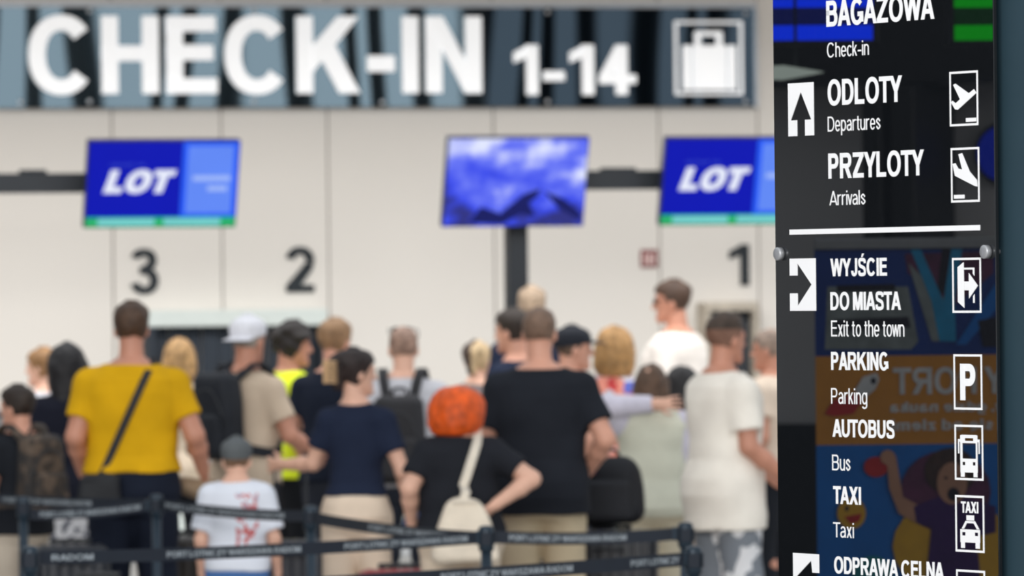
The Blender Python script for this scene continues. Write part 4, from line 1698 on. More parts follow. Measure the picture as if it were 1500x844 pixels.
        if st == 'short':
            cap_(.010, short)
            v.ell((0, .0, .082), (.070, .090, .050), k=.03)
        elif st == 'buzz':
            cap_(.004, short)
        elif st == 'fade':
            cap_(.0045, short)
            v.ell((0, .005, .080), (.068, .090, .052), k=.02)
        elif st == 'balding':
            cap_(.004, [-.075, -.062, -.035, .03, .085, .11])
        elif st == 'curly':
            cap_(.020, full)
            v.ell((0, .0, .075), (.088, .105, .065), k=.03)
            v.ripple(.008, 70, 66, ph)
        elif st in ('bun', 'ponytail', 'claw'):
            cap_(.012, full)
            v.ell((0, -.02, .06), (.078, .10, .06), k=.03)
            if st == 'bun':
                v.ell((0, -.125, .03), (.042, .040, .042), k=.012)
            elif st == 'ponytail':
                v.cone((0, -.105, .03), (0, -.135, -.02), .026, .034, k=.015)
                v.cone((0, -.135, -.02), (0, -.115, -.22), .036, .014, k=.015)
            else:
                v.cone((0, -.10, -.06), (0, -.125, .055), .034, .030, k=.015)
                v.cone((0, -.125, .055), (.02, -.115, .10), .026, .008, k=.012)
        elif st in ('bob', 'long'):
            big = hair.get('big', 1.0)
            v.profile(np.array([-.155, -.135, -.09, -.03, .03, .075, .105, .122, .132]) * hair.get('tall', 1 + (big - 1) * .6), np.array([.066, .090, .107, .110, .103, .086, .064, .040, .012]) * big,
                      np.array([.062, .085, .100, .108, .108, .096, .074, .048, .014]) * big, [-.034, -.030, -.024, -.018, -.014, -.012, -.012, -.012, -.012], off=.0, z0=-.155 * hair.get('tall', 1 + (big - 1) * .6), z1=.132 * hair.get('tall', 1 + (big - 1) * .6), k=.03, n=2.0)
            if st == 'long':
                v.profile([-.42, -.36, -.25, -.10, .0], [.055, .082, .095, .098, .09], [.016, .030, .042, .06, .06], [-.088, -.085, -.078, -.055, -.04], z0=-.42, z1=.0, k=.03)
            v.ell((0, .105, -.055), (.058, .085, .105), k=.02, mode='sub')
            v.ell((0, -.0, -.16), (.045, .06, .09), k=.01, mode='sub')
            v.ripple(.0045, 75, 5, ph)
        v.ripple(.0022, 90, 50, ph * 1.7)
        me, V, F = v.mesh('hair', HM4)
        if st == 'fade':
            mats.append(mat('hair_fade_%d' % _pn[0], tuple(int(a * .55 + b_ * .45) for a, b_ in zip(hair['col'], SKIN[skin])), .7, var=.2, scale=60))
            lz_ = ((V[F].mean(1) - hc) @ HMn / hs)[:, 2]
            link = link_mesh('hair', me, mats, root)
            me.polygons.foreach_set('material_index', (lz_ < .045).astype(np.int32))
        else:
            link = link_mesh('hair', me, mats, root)
        if hair.get('tips'):
            me.materials.append(mat('hair_tips_%d' % _pn[0], hair['tips'], .55, var=.3, scale=26))
            lcs = (V[F].mean(1) - hc) @ HMn / hs
            me.polygons.foreach_set('material_index', ((lcs[:, 0] * hair.get('side', 1) > .012) & (lcs[:, 1] < 0)).astype(np.int32))
        if hair.get('clip'):
            mb = MB()
            for k in range(7):
                a_ = -.05 + .017 * k
                mb.tube([(-.036, -.125, a_), (-.046, -.155, a_ + .004), (-.01, -.172, a_ + .006), (.036, -.158, a_ + .004), (.04, -.125, a_)], .0062, 8)
            mb.box((-.012, -.182, -.055), (.012, -.162, .065), bevel=.006)
            me = mb.mesh('hair_clip')
            me.transform(HM4)
            link_mesh('hair_clip', me, mat('clip_beige', hair['clip'], .4), root)
    if cap:
        cc = mat('cap_%d_%d_%d' % tuple(cap['col']), cap['col'], .8, var=.1, scale=20, bump=.3)
        v = Vol([-.13, -.15, -.02], [.13, .15, .18], .006)

        def hook(d, X, Y, Z):
            return np.maximum(d, (.022 + .16 * Y - Z) * .95)
        v.profile(HZ, HRX, HRY, HCY, off=.012, k=.01, hook=hook, n=2.1)
        v.ell((0, -.005, .078), (.074, .092, .050), k=.03)
        me, _, _ = v.mesh('cap', HM4)
        co = link_mesh('cap', me, cc, root)
        bd = -1 if cap.get('back') else 1
        v = Vol([-.12, -.25, -.05], [.12, .25, .12], .005)
        bz = .045 if bd > 0 else .018
        v.put(lambda X, Y, Z: np.maximum((np.sqrt((X / .080) ** 2 + ((Y - bd * .095) / .092) ** 2) - 1) * .08, np.abs(Z - bz + 2.2 * X * X + bd * .18 * (Y - bd * .1)) - .004), (-.08, -.2, -.03), (.08, .2, .09), k=0)
        me, _, _ = v.mesh('brim', HM4)
        link_mesh('brim', me, cc, co)
        mb = MB()
        mb.lathe([(.009, .139), (.009, .143), (.004, .146)], (0, -.006, 0), 12)
        me = mb.mesh('button'); me.transform(HM4)
        link_mesh('button', me, cc, co)
    if glasses:
        up, dy = (0, 0) if glasses == 'eyes' else (.095, -.03)
        mg = mat('dark_lens', (22, 20, 22), .15)
        mb = MB()
        for sx in (-1, 1):
            mb.prism([(sx * .034 + .027 * math.cos(a) * (1 - .12 * math.sin(a)), .004 + up + .021 * math.sin(a)) for a in np.linspace(0, 2 * PI, 18)[:-1]], .100 + dy, .104 + dy)
            mb.tube([(sx * .060, .100 + dy, .012 + up), (sx * .079, .07 + dy, .012 + up), (sx * .080, -.012 + dy, .012 + up * .8), (sx * .076, -.03 + dy, -.005 + up * .7)], .0028, 8)
        mb.tube([(-.010, .105 + dy, .010 + up), (.010, .105 + dy, .010 + up)], .0028, 8)
        me = mb.mesh('sunglasses')
        me.transform(HM4)
        link_mesh('sunglasses', me, mg, root)
    info = dict(root=root, loc=loc, yaw=math.radians(yaw), H=Ht, sh=sh, el=el, wr=wr, rx=rx, ry=ry, z=z, cy=cy, hc=hc, bulk=bulk, off=sp['off'])
    return info


def local_root(info, name, off, label, cat, group=None):
    """a thing placed in the wearer's surroundings"""
    p = Matrix.Rotation(info['yaw'], 4, 'Z') @ Vector(off)
    return empty(name, info['loc'] + p, info['yaw'], label, cat, group)


def back_y(info, zf):
    b = np.interp(zf * info['H'], info['z'], info['ry']) + info['off']
    return float(np.interp(zf * info['H'], info['z'], info['cy']) - b)


def backpack(info, col, label, size=1.0, zc=.70, pmat=None, open_side=0):
    Ht = info['H']
    by = back_y(info, .72) - .006
    w, d, h = .15 * size, .085 * size, .235 * size
    base = zc * Ht - h
    t = local_root(info, 'backpack', (0, by, base), label, 'backpack', 'backpacks carried in the queue')
    m = pmat or mat('pack_%d_%d_%d' % tuple(col), col, .75, var=.2, scale=9, bump=.4)
    mz = mat('pack_trim', (52, 54, 58), .6)
    v = Vol([-.24, -.36, -.05], [.24, .05, .55], .0085)
    v.rbox((0, -d, h), (w, d, h), .055 * size, top=.86)
    v.ripple(.003, 20, 15, size * 9)
    me, _, _ = v.mesh('main_bag')
    bo = link_mesh('main_bag', me, m, t)
    v = Vol([-.24, -.42, -.05], [.24, .05, .55], .0085)
    v.rbox((0, -2 * d - .015, h * .58), (w * .80, .035 * size, h * .48), .03 * size, top=.9)
    me, _, _ = v.mesh('front_pocket')
    po = link_mesh('front_pocket', me, m, t)
    MB().tube(catmull([(-w * .8, -2 * d - .0, h * .95), (-w * .5, -2 * d - .012, h * 1.45), (0, -2 * d * .94 - .01, h * 1.62), (w * .5, -2 * d - .012, h * 1.45), (w * .8, -2 * d, h * .95)], 6), .004, 6).build('zip', mz, bo)
    MB().tube(catmull([(-.04, -.02, 2 * h - .01), (-.03, -.03, 2 * h + .03), (.03, -.03, 2 * h + .03), (.04, -.02, 2 * h - .01)], 6), .008, 8).build('grab_handle', m, t)
    for q, sx in (('l', -1), ('r', 1)):
        s_ = info['sh'][q]
        x = s_[0] * .62
        rb = np.interp(.80 * Ht, info['z'], info['ry']) + info['off'] + .012
        zt = .842 * Ht + .034 - base
        fy = lambda zf: float(np.interp(zf * Ht, info['z'], info['cy']) + np.interp(zf * Ht, info['z'], info['ry'])) + info['off'] + .014 - by
        path = [(sx * w * .45, -.01, 2 * h - .04), (x * .9, -by * .25, zt - .03), (x, -by - .008 * Ht, zt), (x * 1.05, fy(.78) * .96, .785 * Ht - base), (x * 1.1, fy(.72), .71 * Ht - base), (sx * (abs(x) + .05), fy(.66) * .75, .64 * Ht - base),
                (sx * (float(np.interp(.62 * Ht, info['z'], info['rx'])) + info['off'] + .02), -by, .60 * Ht - base), (sx * w * .9, -.02, .06)]
        pp = catmull(path, 7)
        nn = [(0, -1, .6)] * 7 + [(0, -.2, 1)] * 7 + [(0, .5, 1)] * 7 + [(0, 1, .3)] * 7 + [(0, 1, 0)] * 7 + [(sx, .6, 0)] * 7 + [(sx, 0, 0)] * 8
        MB().ribbon(pp, nn, .05, .012).build('shoulder_strap', m, t)
    return t


def crossbody(info, side, bagpos, bagsize, colb, cols, label, name='crossbody_bag', tote=False, strap_w=.035):
    """strap over the shoulder `side` (+1 right), across the back to the bag"""
    Ht = info['H']
    t = local_root(info, name, (bagpos[0], bagpos[1], bagpos[2] - bagsize[2]), label, 'bag')
    b = Vector((bagpos[0], bagpos[1], bagpos[2] - bagsize[2]))
    m = mat('bag_%d_%d_%d' % tuple(colb), colb, .7, var=.12, scale=10, bump=.3)
    ms = mat('bag_%d_%d_%d' % tuple(cols), cols, .7, var=.12, scale=10, bump=.3)
    v = Vol(Vector((-bagsize[0] - .05, -bagsize[1] - .05, -.05)), Vector((bagsize[0] + .05, bagsize[1] + .05, 2 * bagsize[2] + .06)), .0075)
    v.rbox((0, 0, bagsize[2]), bagsize, min(bagsize) * .6, top=.45 if tote else .92)
    v.ripple(.004, 18, 14, Ht * 7)
    me, _, _ = v.mesh('bag_body')
    link_mesh('bag_body', me, m, t)
    MB().tube([(-bagsize[0] * .7, -bagsize[1] * .9, 2 * bagsize[2] * .82), (bagsize[0] * .7, -bagsize[1] * .9, 2 * bagsize[2] * .82)] if not tote else
              [(-bagsize[0] * .4, -bagsize[1] * .7, 2 * bagsize[2] * .95), (bagsize[0] * .4, -bagsize[1] * .7, 2 * bagsize[2] * .95)], .005, 6).build('zip', ms, t)
    zs = .838 * Ht
    sx = side * abs(info['sh']['r'][0]) * .55
    top = Vector((sx, -.008 * Ht, zs + .034)) - b

    def surf(x, zz, sg):
        a = float(np.interp(zz, info['z'], info['rx'])) + info['off'] + .012
        bb = float(np.interp(zz, info['z'], info['ry'])) + info['off'] + .014
        bb = max(bb, .070 * Ht * info['bulk'] + info['off'] + .012) if zz < .72 * Ht else bb
        if zz > .72 * Ht:
            bb = max(bb, (.058 + .12 * max(0, .845 - zz / Ht)) * Ht * info['bulk'] ** .5 + info['off'] + .012)
        c = float(np.interp(zz, info['z'], info['cy']))
        return c + sg * bb * (max(0, 1 - (min(abs(x) / a, 1)) ** 2.3)) ** (1 / 2.3)
    end = Vector((bagpos[0] * (.9 if not tote else 1), 0, bagpos[2] + bagsize[2] * .9))
    for sg in (-1, 1):
        path, nn = [top + Vector((0, 0, 0))], [(0, 0, 1)]
        for k in range(1, 13):
            f = k / 12
            x = sx + (end.x - sx) * f
            zz = zs + .02 + (end.z - zs) * f
            y = surf(x, zz, sg)
            if k == 1:
                y *= .8
            if k > 10 and sg * bagpos[1] >= 0 and tote:
                y = min(y, bagpos[1] + .01) if sg < 0 else y
            path.append(Vector((x, y, zz)) - b)
            nn.append((x * .8, sg, .2))
        if sg < 0 or not tote:
            path.append(Vector((bagpos[0], bagpos[1], bagpos[2] + bagsize[2] * .8)) - b)
            nn.append((bagpos[0], sg, .2))
        MB().ribbon(path, nn, strap_w, .006).build('strap', ms, t)
    return t


# ------------------------------------------------------------------ the queue
D_ = (32, 35, 41)
NAVY = (30, 38, 58)
P = {}
P['boy'] = person(27, 300, 563, 38, 'boy in a black tee with short dark hair at the far left, backpack on', child=True, skin='a', head_yaw=18,
                  shirt=dict(col=D_), trousers=dict(col=(196, 184, 168)), hair=dict(style='short', col=(46, 36, 30)))
P['lb'] = person(64, 252, 508, 50, 'fair-haired woman with her hair up at the far left, by the cream wall', 'f', skin='b', head_yaw=15,
                 shirt=dict(col=(198, 198, 204)), trousers=dict(col=(90, 96, 110)), hair=dict(style='bun', col=(150, 112, 74)))
P['bk'] = person(98, 276, 503, 18, 'woman with long straight black hair left of the man in yellow', 'f', skin='b', bulk=1.05,
                 shirt=dict(col=(24, 26, 38), name='top', sleeve=1.2), trousers=dict(mat=pattern_mat('print_skirt', (205, 205, 208), [(60, 64, 80)], 28, (-1, -1, 0), (1, 1, 3), .55), skirt=True, leg=.28, name='skirt'), hair=dict(style='long', col=(20, 18, 22), big=1.08))
P['yel'] = person(192, 306, 441, 0, 'large man seen from behind in a mustard yellow tee with a black strap', bulk=1.14, skin='c',
                  arms=dict(l=((-.148, -.03, .650), (-.135, .07, .555)), r=((.165, -.02, .650), (.182, .06, .56))),
                  shirt=dict(col=(214, 164, 18), off=.018, sleeve=.66), hem=.555, trousers=dict(col=(26, 32, 46), leg=.27, off=.026, name='shorts', rise=.575), hair=dict(style='short', col=(72, 52, 38)))
P['bl'] = person(262, 258, 494, -8, 'woman with light brown bobbed hair right of the man in yellow', 'f', skin='b',
                 shirt=dict(col=(214, 196, 176), name='top'), trousers=dict(col=D_), hair=dict(style='bob', col=(176, 138, 92), big=.98))
P['cap'] = person(361, 285, 462, -40, 'man in a white cap and beige tee carrying a black backpack', bulk=1.0, skin='c', head_yaw=10,
                  arms=dict(r=((.150, .02, .650), (.130, .150, .60)), l=((-.14, .0, .64), (-.10, .13, .60))),
                  shirt=dict(col=(206, 186, 164), sleeve=.66), hem=.50, trousers=dict(col=(36, 36, 42)), hair=dict(style='buzz', col=(150, 140, 130)), cap=dict(col=(228, 228, 234), back=True))
hv = pattern_mat('high_visibility', (222, 238, 30), [(214, 220, 218)], 3, (-1, -1, 1.02), (1, 1, 1.08), .0)
P['hv'] = person(424, 262, 473, -72, 'dark curly-haired worker in profile wearing a bright yellow high-visibility vest', skin='c',
                 shirt=dict(mat=hv, sleeve=0, name='vest', neck=.845, off=.022, sleeve_mat=None), trousers=dict(col=(26, 28, 32)), hair=dict(style='curly', col=(34, 27, 25)))
P['nv'] = person(490, 272, 466, -12, 'man with short fair hair in a navy tee behind the woman in navy', skin='a', head_yaw=-20,
                 arms=dict(l=((-.145, .0, .65), (-.10, .12, .62))), shirt=dict(col=(28, 34, 48)), trousers=dict(col=(52, 56, 66)), hair=dict(style='short', col=(150, 116, 84)))
P['nw'] = person(520, 310, 508, -4, 'woman in a navy tee and cream trousers with dark hair in a beige claw clip', 'f', skin='b', head_yaw=-58, bulk=.86,
                 arms=dict(r=((.140, -.02, .635), (.150, .08, .535)), l=((-.130, .02, .66), (-.235, .12, .655))),
                 shirt=dict(col=(32, 40, 60), sleeve=.62), hem=.565, trousers=dict(col=(232, 212, 190), off=.024, rise=.567), hair=dict(style='claw', col=(42, 32, 30), clip=(206, 170, 128)))
P['bald'] = person(590, 275, 476, -6, 'man with a shaved head and grey tee, black backpack on and glasses pushed up', skin='b', bulk=1.05, head_yaw=12,
                   shirt=dict(col=(196, 196, 202)), trousers=dict(col=(46, 50, 60)), hair=dict(style='buzz', col=(158, 128, 112)), glasses='up')
P['red'] = person(672, 322, 561, 8, 'woman with bright orange bobbed hair in a black tee, hand on hip', 'f', bulk=1.20, skin='b', head_yaw=-62,
                  arms=dict(r=((.225, -.05, .70), (.105, -.100, .625)), l=((-.165, -.03, .675), (-.150, .05, .565))),
                  shirt=dict(col=(33, 35, 41), off=.018, sleeve=.66, loose=True), hem=.50, trousers=dict(col=(222, 204, 182), off=.026), hair=dict(style='bob', col=(216, 84, 14), big=1.36, tall=.90))
P['up'] = person(698, 250, 498, -10, 'woman with half-fair dark hair behind the orange-haired woman', 'f', skin='b', head_yaw=-10,
                 shirt=dict(col=(120, 110, 110)), trousers=dict(col=(60, 60, 70)), hair=dict(style='claw', col=(70, 54, 46), tips=(196, 170, 132)))
P['blk'] = person(790, 312, 447, 2, 'tall broad man seen from behind in a black tee and khaki shorts', bulk=1.10, skin='a', head_yaw=-10,
                  arms=dict(r=((.170, -.045, .650), (.125, .055, .565)), l=((-.14, .02, .64), (-.09, .13, .60))),
                  shirt=dict(col=(33, 36, 43), off=.019, sleeve=.68), hem=.455, trousers=dict(col=(192, 176, 148), leg=.27, off=.026, name='shorts', rise=.52), hair=dict(style='buzz', col=(120, 96, 80)))
P['gy'] = person(779, 240, 419, 5, 'man with greying hair showing above the man in the black tee', skin='a', shirt=dict(col=NAVY), trousers=dict(col=D_), hair=dict(style='short', col=(168, 146, 124)))
P['nb'] = person(754, 262, 452, 55, 'dark-haired man in navy looking left, half hidden by the man in black', skin='a', shirt=dict(col=(34, 42, 62)), trousers=dict(col=D_), hair=dict(style='short', col=(52, 42, 36)))
P['bc'] = person(836, 268, 477, -62, 'man in a black baseball cap turned right beside the man in black', skin='a', head_yaw=-12, shirt=dict(col=(36, 38, 44)), trousers=dict(col=(50, 54, 64)),
                 hair=dict(style='buzz', col=(96, 76, 62)), cap=dict(col=(26, 30, 40)))
sc = pattern_mat('floral_cloth', (222, 222, 232), [(206, 66, 66), (92, 104, 190), (236, 150, 130)], 16, (-1, -1, 0), (1, 1, 3), .30, 'voronoi')
P['bd'] = person(900, 262, 480, -14, 'woman with shoulder-length blonde hair in a red, white and blue patterned top', 'f', bulk=1.1, skin='b', shirt=dict(mat=sc, name='top'),
                 trousers=dict(col=(70, 80, 110)), hair=dict(style='bob', col=(176, 134, 84), big=1.18))
SAGE = (208, 208, 190)
P['sg'] = person(955, 285, 531, 4, 'brown-haired woman in a pale sage top, raising a lilac-sleeved arm', 'f', bulk=1.18, skin='b', head_yaw=-25,
                 arms=dict(l=((-.205, -.09, .855), (.0, -.125, .865))), shirt=dict(col=SAGE, name='jacket', sleeve=1.2, off=.024, loose=True, sleeve_mat=mat('lilac_cloth', (206, 202, 216), .85)),
                 hem=.47, trousers=dict(col=(206, 196, 172), off=.03), hair=dict(style='bob', col=(84, 62, 46), big=.95))
P['dn'] = person(999, 276, 537, 10, 'person with long black hair in a pale denim shirt behind the man in white', 'f', skin='a', bulk=1.12,
                 shirt=dict(col=(140, 160, 198), name='denim_shirt', sleeve=1.2), hem=.44, trousers=dict(col=(206, 190, 176)), hair=dict(style='long', col=(24, 22, 24), big=1.1))
P['st'] = person(988, 245, 410, 68, 'tall man in dark sunglasses and open white shirt facing left behind the queue', skin='c', head_yaw=14, bulk=1.12,
                 shirt=dict(col=(240, 232, 224), name='shirt', sleeve=1.2, collar=True, off=.024), trousers=dict(col=(60, 62, 70)), hair=dict(style='short', col=(76, 56, 44)), glasses='eyes')
shm = pattern_mat('printed_shorts', (122, 128, 136), [(226, 226, 228)], 7, (-.02, -.3, .2), (.4, .3, .80), .50)
P['wh'] = person(1059, 305, 457, -62, 'young man in a white tee and grey printed shorts beside the totem', skin='c', head_yaw=12, bulk=1.10,
                 arms=dict(r=((.135, .0, .635), (.140, .13, .535)), l=((-.14, .02, .64), (-.06, .15, .56))),
                 shirt=dict(col=(246, 238, 226), off=.022, sleeve=.70), hem=.405, trousers=dict(mat=shm, leg=.26, off=.03, name='shorts', rise=.46), hair=dict(style='fade', col=(66, 52, 42)))
P['rt'] = person(1131, 265, 479, 62, 'person in a beige top half hidden by the left edge of the totem', skin='c', shirt=dict(col=(214, 196, 178), off=.022), trousers=dict(col=D_), bulk=1.08, hair=dict(style='buzz', col=(150, 130, 116)))
prt = pattern_mat('printed_tee', (226, 230, 240), [(206, 96, 92), (176, 184, 204)], 30, (.0, -.5, .70), (.10, 0, .95), .52)
P['kid'] = person(346, 322, 640, 0, 'small boy in a grey cap and white tee with red print', child=True, skin='b', bulk=.98,
                  arms=dict(l=((-.138, -.01, .62), (-.138, .05, .49)), r=((.142, -.01, .62), (.150, .05, .49))),
                  shirt=dict(mat=prt, off=.022, sleeve=.80, loose=True), hem=.50, trousers=dict(col=(86, 128, 190), leg=.27, off=.024, name='shorts'), hair=dict(style='buzz', col=(120, 92, 70)), cap=dict(col=(92, 96, 98)))

# ------------------------------------------------------------------ what they carry
camo = pattern_mat('camouflage', (96, 82, 70), [(62, 54, 48), (44, 42, 42)], 14, (-2, -2, -1), (2, 2, 3), .45)
backpack(P['boy'], (90, 80, 70), 'brown mottled backpack on the boy at the far left', .82, .70, camo)
backpack(P['cap'], (26, 30, 38), 'black backpack on the man in the white cap', .96, .71)
backpack(P['bald'], (38, 38, 42), 'black backpack with wide straps on the man with the shaved head', 1.0, .645)
crossbody(P['yel'], 1, (-.145, -.235, .93), (.10, .045, .075), (30, 32, 36), (34, 34, 38), 'black crossbody bag hanging at the hip of the man in yellow')
crossbody(P['red'], 1, (-.02, -.31, .78), (.15, .055, .145), (232, 218, 198), (222, 212, 196), 'cream bag on a pale strap across the orange-haired woman', 'shoulder_bag', True, .04)


def suitcase(px, s, w, h, d, col, rz, label, pull=.0):
    p = at(px, 700, FPX / s)
    t = empty('suitcase', (p.x, p.y, 0), math.radians(rz), label, 'suitcase', 'suitcases standing in the queue')
    m = mat('case_%d_%d_%d' % tuple(col), col, .42, var=.08, scale=8)
    mk = mat('case_trim', (34, 36, 40), .45)
    v = Vol([-w / 2 - .03, -d / 2 - .03, .03], [w / 2 + .03, d / 2 + .03, h + .03], .008)
    v.rbox((0, 0, (h + .06) / 2), (w / 2, d / 2, (h - .06) / 2), .05)
    X = v.ax[0][:, None, None]
    v.D = v.D + (.004 * np.maximum(0, np.cos(X * 2 * PI / .055))).astype(np.float32)
    me, _, _ = v.mesh('shell')
    sh_ = link_mesh('shell', me, m, t)
    mb = MB(); mb.tube(catmull([(-.07, -d / 2 + .01, h * .86), (-.05, -d / 2 - .02, h * .88), (.05, -d / 2 - .02, h * .88), (.07, -d / 2 + .01, h * .86)], 5), .009, 8)
    mb.build('carry_handle', mk, t)
    mb = MB()
    for sx in (-1, 1):
        mb.tube([(sx * .08, d / 2 - .03, h - .05), (sx * .08, d / 2 - .03, h + pull)], .007, 8)
    mb.box((-.10, d / 2 - .045, h + pull), (.10, d / 2 - .015, h + pull + .025), bevel=.01)
    mb.build('pull_handle', mk, t)
    for sx in (-1, 1):
        for sy in (-1, 1):
            mb = MB(); mb.lathe([(.012, -.022), (.028, -.02), (.03, 0), (.028, .02), (.012, .022)], (sx * (w / 2 - .06), sy * (d / 2 - .06), .030), 16, axis='x')
            mb.box((sx * (w / 2 - .06) - .012, sy * (d / 2 - .06) - .012, .04), (sx * (w / 2 - .06) + .012, sy * (d / 2 - .06) + .012, .08))
            mb.build('wheel', mk, t)
    MB().ribbon([(-w / 2 - .002, 0, .08), (-w / 2 - .002, 0, h - .02)], [(-1, 0, 0)] * 2, .012, .004).build('zip', mk, t)
    return t


suitcase(104, 310, .36, .68, .24, (34, 38, 46), 8, 'black suitcase nearest the left edge, behind the first barrier posts')
suitcase(138, 330, .30, .60, .22, (40, 50, 62), -6, 'dark slate suitcase beside the legs of the man in yellow', .0)
suitcase(585, 318, .40, .58, .25, (150, 52, 58), 4, 'dark red suitcase between the navy and orange-haired women')
suitcase(893, 305, .46, .70, .28, (30, 32, 38), -4, 'black suitcase carrying the black backpack right of the man in black')
suitcase(985, 335, .32, .56, .22, (24, 120, 160), 10, 'teal suitcase low behind the right-hand barrier belts')
suitcase(268, 296, .36, .66, .26, (46, 42, 40), -5, 'dark brown suitcase under the khaki jacket beside the man in yellow')
suitcase(427, 292, .34, .62, .24, (44, 46, 54), 6, 'dark suitcase with raised silver handle left of the navy woman', .36)

# black backpack resting on the black suitcase
p = at(893, 700, FPX / 305)
t = empty('backpack', (p.x, p.y, .728), math.radians(-4), 'large black backpack resting upright on the black suitcase', 'backpack', 'backpacks carried in the queue')
mpk = mat('pack_26_28_34', (26, 28, 34), .75, var=.2, scale=9, bump=.4)
v = Vol([-.26, -.2, -.03], [.26, .2, .42], .0085)
v.rbox((0, 0, .165), (.175, .10, .165), .085, top=.78)
v.ripple(.004, 18, 13, 3)
me, _, _ = v.mesh('main_bag')
bo = link_mesh('main_bag', me, mpk, t)
v = Vol([-.26, -.3, -.03], [.26, .2, .4], .0085)
v.rbox((0, -.11, .12), (.12, .035, .10), .035, top=.9)
me, _, _ = v.mesh('front_pocket')
link_mesh('front_pocket', me, mpk, t)
MB().tube(catmull([(-.05, 0, .315), (-.03, 0, .355), (.03, 0, .355), (.05, 0, .315)], 6), .008, 8).build('grab_handle', mpk, t)
MB().box((-.10, -.105, .245), (-.065, -.085, .30), bevel=.004).build('patch', mat('patch_pink', (150, 70, 120), .7), t)['label'] = 'small pink and violet patch'

# folded jackets held over an arm
for px, py, s, rx_, lab, col in ((277, 706, 300, (.11, .07, .05), 'khaki folded jacket held beside the hand of the man in yellow', (150, 128, 104)),
                                 (590, 712, 300, (.065, .05, .075), 'blue denim jacket bundled at the hand of the woman in navy', (66, 92, 138))):
    inf = P['yel'] if px == 277 else P['nw']
    hd = Matrix.Rotation(inf['yaw'], 4, 'Z') @ Vector(inf['wr']['r'] + (inf['wr']['r'] - inf['el']['r']) * .28) + inf['loc']
    t = empty('jacket', (hd.x + (-.05 if px == 277 else .02), hd.y, hd.z - rx_[2] * 1.85), 0, lab, 'jacket', 'jackets carried over arms')
    v = Vol([-.2, -.15, -.05], [.2, .15, .25], .0075)
    v.ell((0, 0, rx_[2]), rx_, k=.02)
    v.ell((.02, -.01, rx_[2] * .7), (rx_[0] * .9, rx_[1] * 1.05, rx_[2] * .6), k=.02)
    v.ripple(.007, 30, 26, px)
    me, _, _ = v.mesh('folded_cloth')
    fo = link_mesh('folded_cloth', me, mat('cloth_%d_%d_%d' % col, col, .9, var=.15, scale=9, bump=.4), t)
    MB().ribbon(catmull([(-rx_[0] * .8, -rx_[1] * .6, rx_[2]), (0, -rx_[1] * 1.02, rx_[2] * 1.2), (rx_[0] * .8, -rx_[1] * .6, rx_[2] * 1.3)], 5), [(0, -1, .4)] * 11, .02, .006).build('hem', mat('cloth_%d_%d_%d' % col, col, .9), t)

# ------------------------------------------------------------------ barrier posts and belts in front of the queue
M_bpost = mat('barrier_post', (40, 54, 66), .4, metal=.3)
M_belt = mat('belt_black', (24, 32, 44), .7, var=.08, scale=20, bump=.2)
M_bprint = mat('belt_print', (150, 158, 164), .7)
POST_H = .95


def post_at(px, ytop):
    d = ray(px, ytop)
    t = (POST_H - CAMH) / d.z
    return EYE + d * t


def barrier_post(px, ytop, label):
    p = post_at(px, ytop)
    t = empty('barrier_post', (p.x, p.y, 0), 0, label, 'barrier post', 'belt barrier posts')
    MB().lathe([(.17, 0), (.17, .012), (.15, .022), (.05, .034), (.03, .05)], (0, 0, 0), 36).build('base', M_bpost, t)
    MB().lathe([(.022, .03), (.022, .85)], (0, 0, 0), 24).build('pole', M_bpost, t)
    MB().lathe([(.024, .85), (.030, .855), (.030, .935), (.026, .946), (.012, .95)], (0, 0, 0), 28).build('belt_head', M_bpost, t)
    for a in range(3):
        mb = MB(); mb.box((-.034 if a == 0 else .028 if a == 1 else -.02, -.02 if a < 2 else -.034, .875), (-.028 if a == 0 else .034 if a == 1 else .02, .02 if a < 2 else -.028, .925))
        mb.build('belt_slot', M_belt, t)
    return Vector((p.x, p.y, 0))


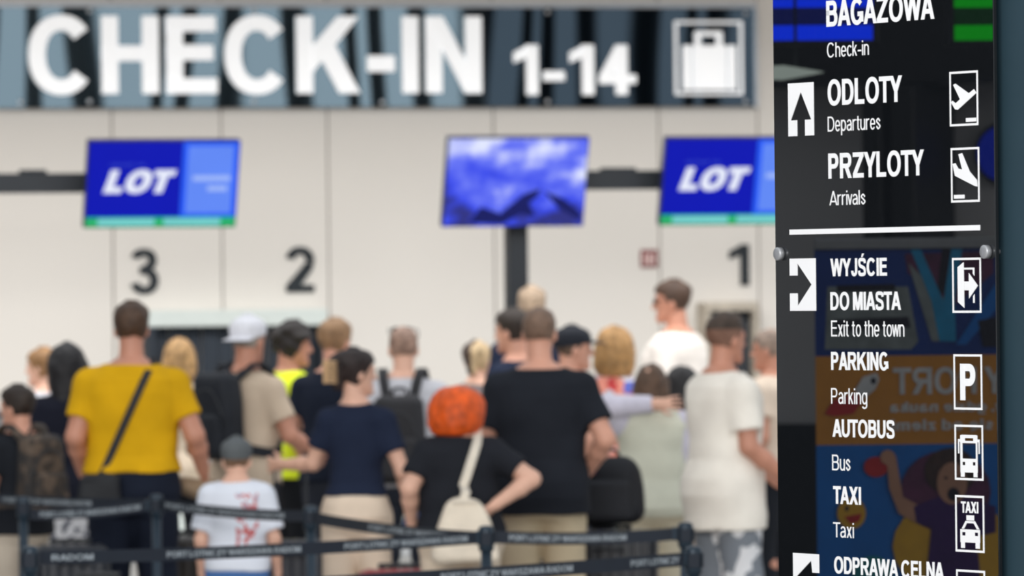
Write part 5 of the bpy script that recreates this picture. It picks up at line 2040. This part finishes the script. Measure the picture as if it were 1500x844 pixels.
def belt(a, b, label, texts, za=.905, zb=.905, sag=.012):
    d = (b - a)
    L = d.length
    rz = math.atan2(d.y, d.x)
    t = empty('barrier_belt', a, rz, label, 'barrier belt', 'retractable belts of the queue barrier')
    mb = MB()
    N = 14
    zc = lambda f: za + (zb - za) * f - sag * 4 * f * (1 - f)
    x0, x1 = .032, L - .032
    path = [(x0 + (x1 - x0) * k / N, 0, zc(k / N)) for k in range(N + 1)]
    mb.ribbon(path, [(0, -1, 0)] * (N + 1), .048, .002)
    mb.build('webbing', M_belt, t)
    MB().box((x1 - .02, -.006, zc(1) - .026), (x1 + .006, .006, zc(1) + .026), bevel=.003).build('clip', M_bpost, t)
    for s, f0, f1 in texts:
        mb = MB()
        xa, xb = x0 + (x1 - x0) * f0, x0 + (x1 - x0) * f1
        lettering(mb, s, xa, xb, 0, .022, -.0014, .0008, True)
        me = mb.mesh('belt_lettering')
        arr = np.empty(len(me.vertices) * 3, np.float32)
        me.vertices.foreach_get('co', arr)
        arr = arr.reshape(-1, 3)
        ff = (arr[:, 0] - x0) / (x1 - x0)
        arr[:, 2] += za + (zb - za) * ff - sag * 4 * ff * (1 - ff) - .011
        me.vertices.foreach_set('co', arr.ravel())
        link_mesh('belt_lettering', me, M_bprint, t)
    return t


TXT = 'PORT LOTNICZY WARSZAWA RADOM'
b0 = barrier_post(-70, 712, 'barrier post outside the left edge of the picture')
b35 = barrier_post(34, 728, 'barrier post at the left edge, in front of the boy')
b1 = barrier_post(229, 724, 'barrier post in front of the man in yellow')
b2 = barrier_post(455, 741, 'barrier post just left of the woman in cream trousers')
b3 = barrier_post(712, 770, 'barrier post in front of the khaki shorts')
b45 = barrier_post(44, 800, 'low near barrier post at the bottom left')
b5 = barrier_post(1016, 800, 'near barrier post at the right, beside the grey shorts')
b6 = barrier_post(1004, 765, 'barrier post behind the near right-hand post')
b7 = barrier_post(80, 852, 'near barrier post below the bottom edge at left')
belt(b0, b1, 'far belt from the left edge to the post by the man in yellow', [(TXT, .25, .70)])
belt(b35, b1, 'belt rising from the left-edge post to the post by the man in yellow', [(TXT, .08, .92)], .87, .90)
belt(b1, b2, 'belt in front of the boy in the grey cap', [(TXT, .05, .85)])
belt(b2, b3, 'dark belt in front of the cream trousers', [(TXT, .35, .95)], .90, .90)
belt(b45, b3, 'long belt from the bottom left post across to the middle post', [('RADOM', .03, .12), (TXT, .28, .58), (TXT, .68, .97)])
belt(b3, b6, 'belt from the middle post to the right in front of the black backpack', [(TXT, .08, .72)])
belt(b7, b5, 'nearest belt running along the bottom edge to the right-hand post', [(TXT, .20, .44), (TXT, .58, .80), ('PORT LOTNICZY', .90, .985)])
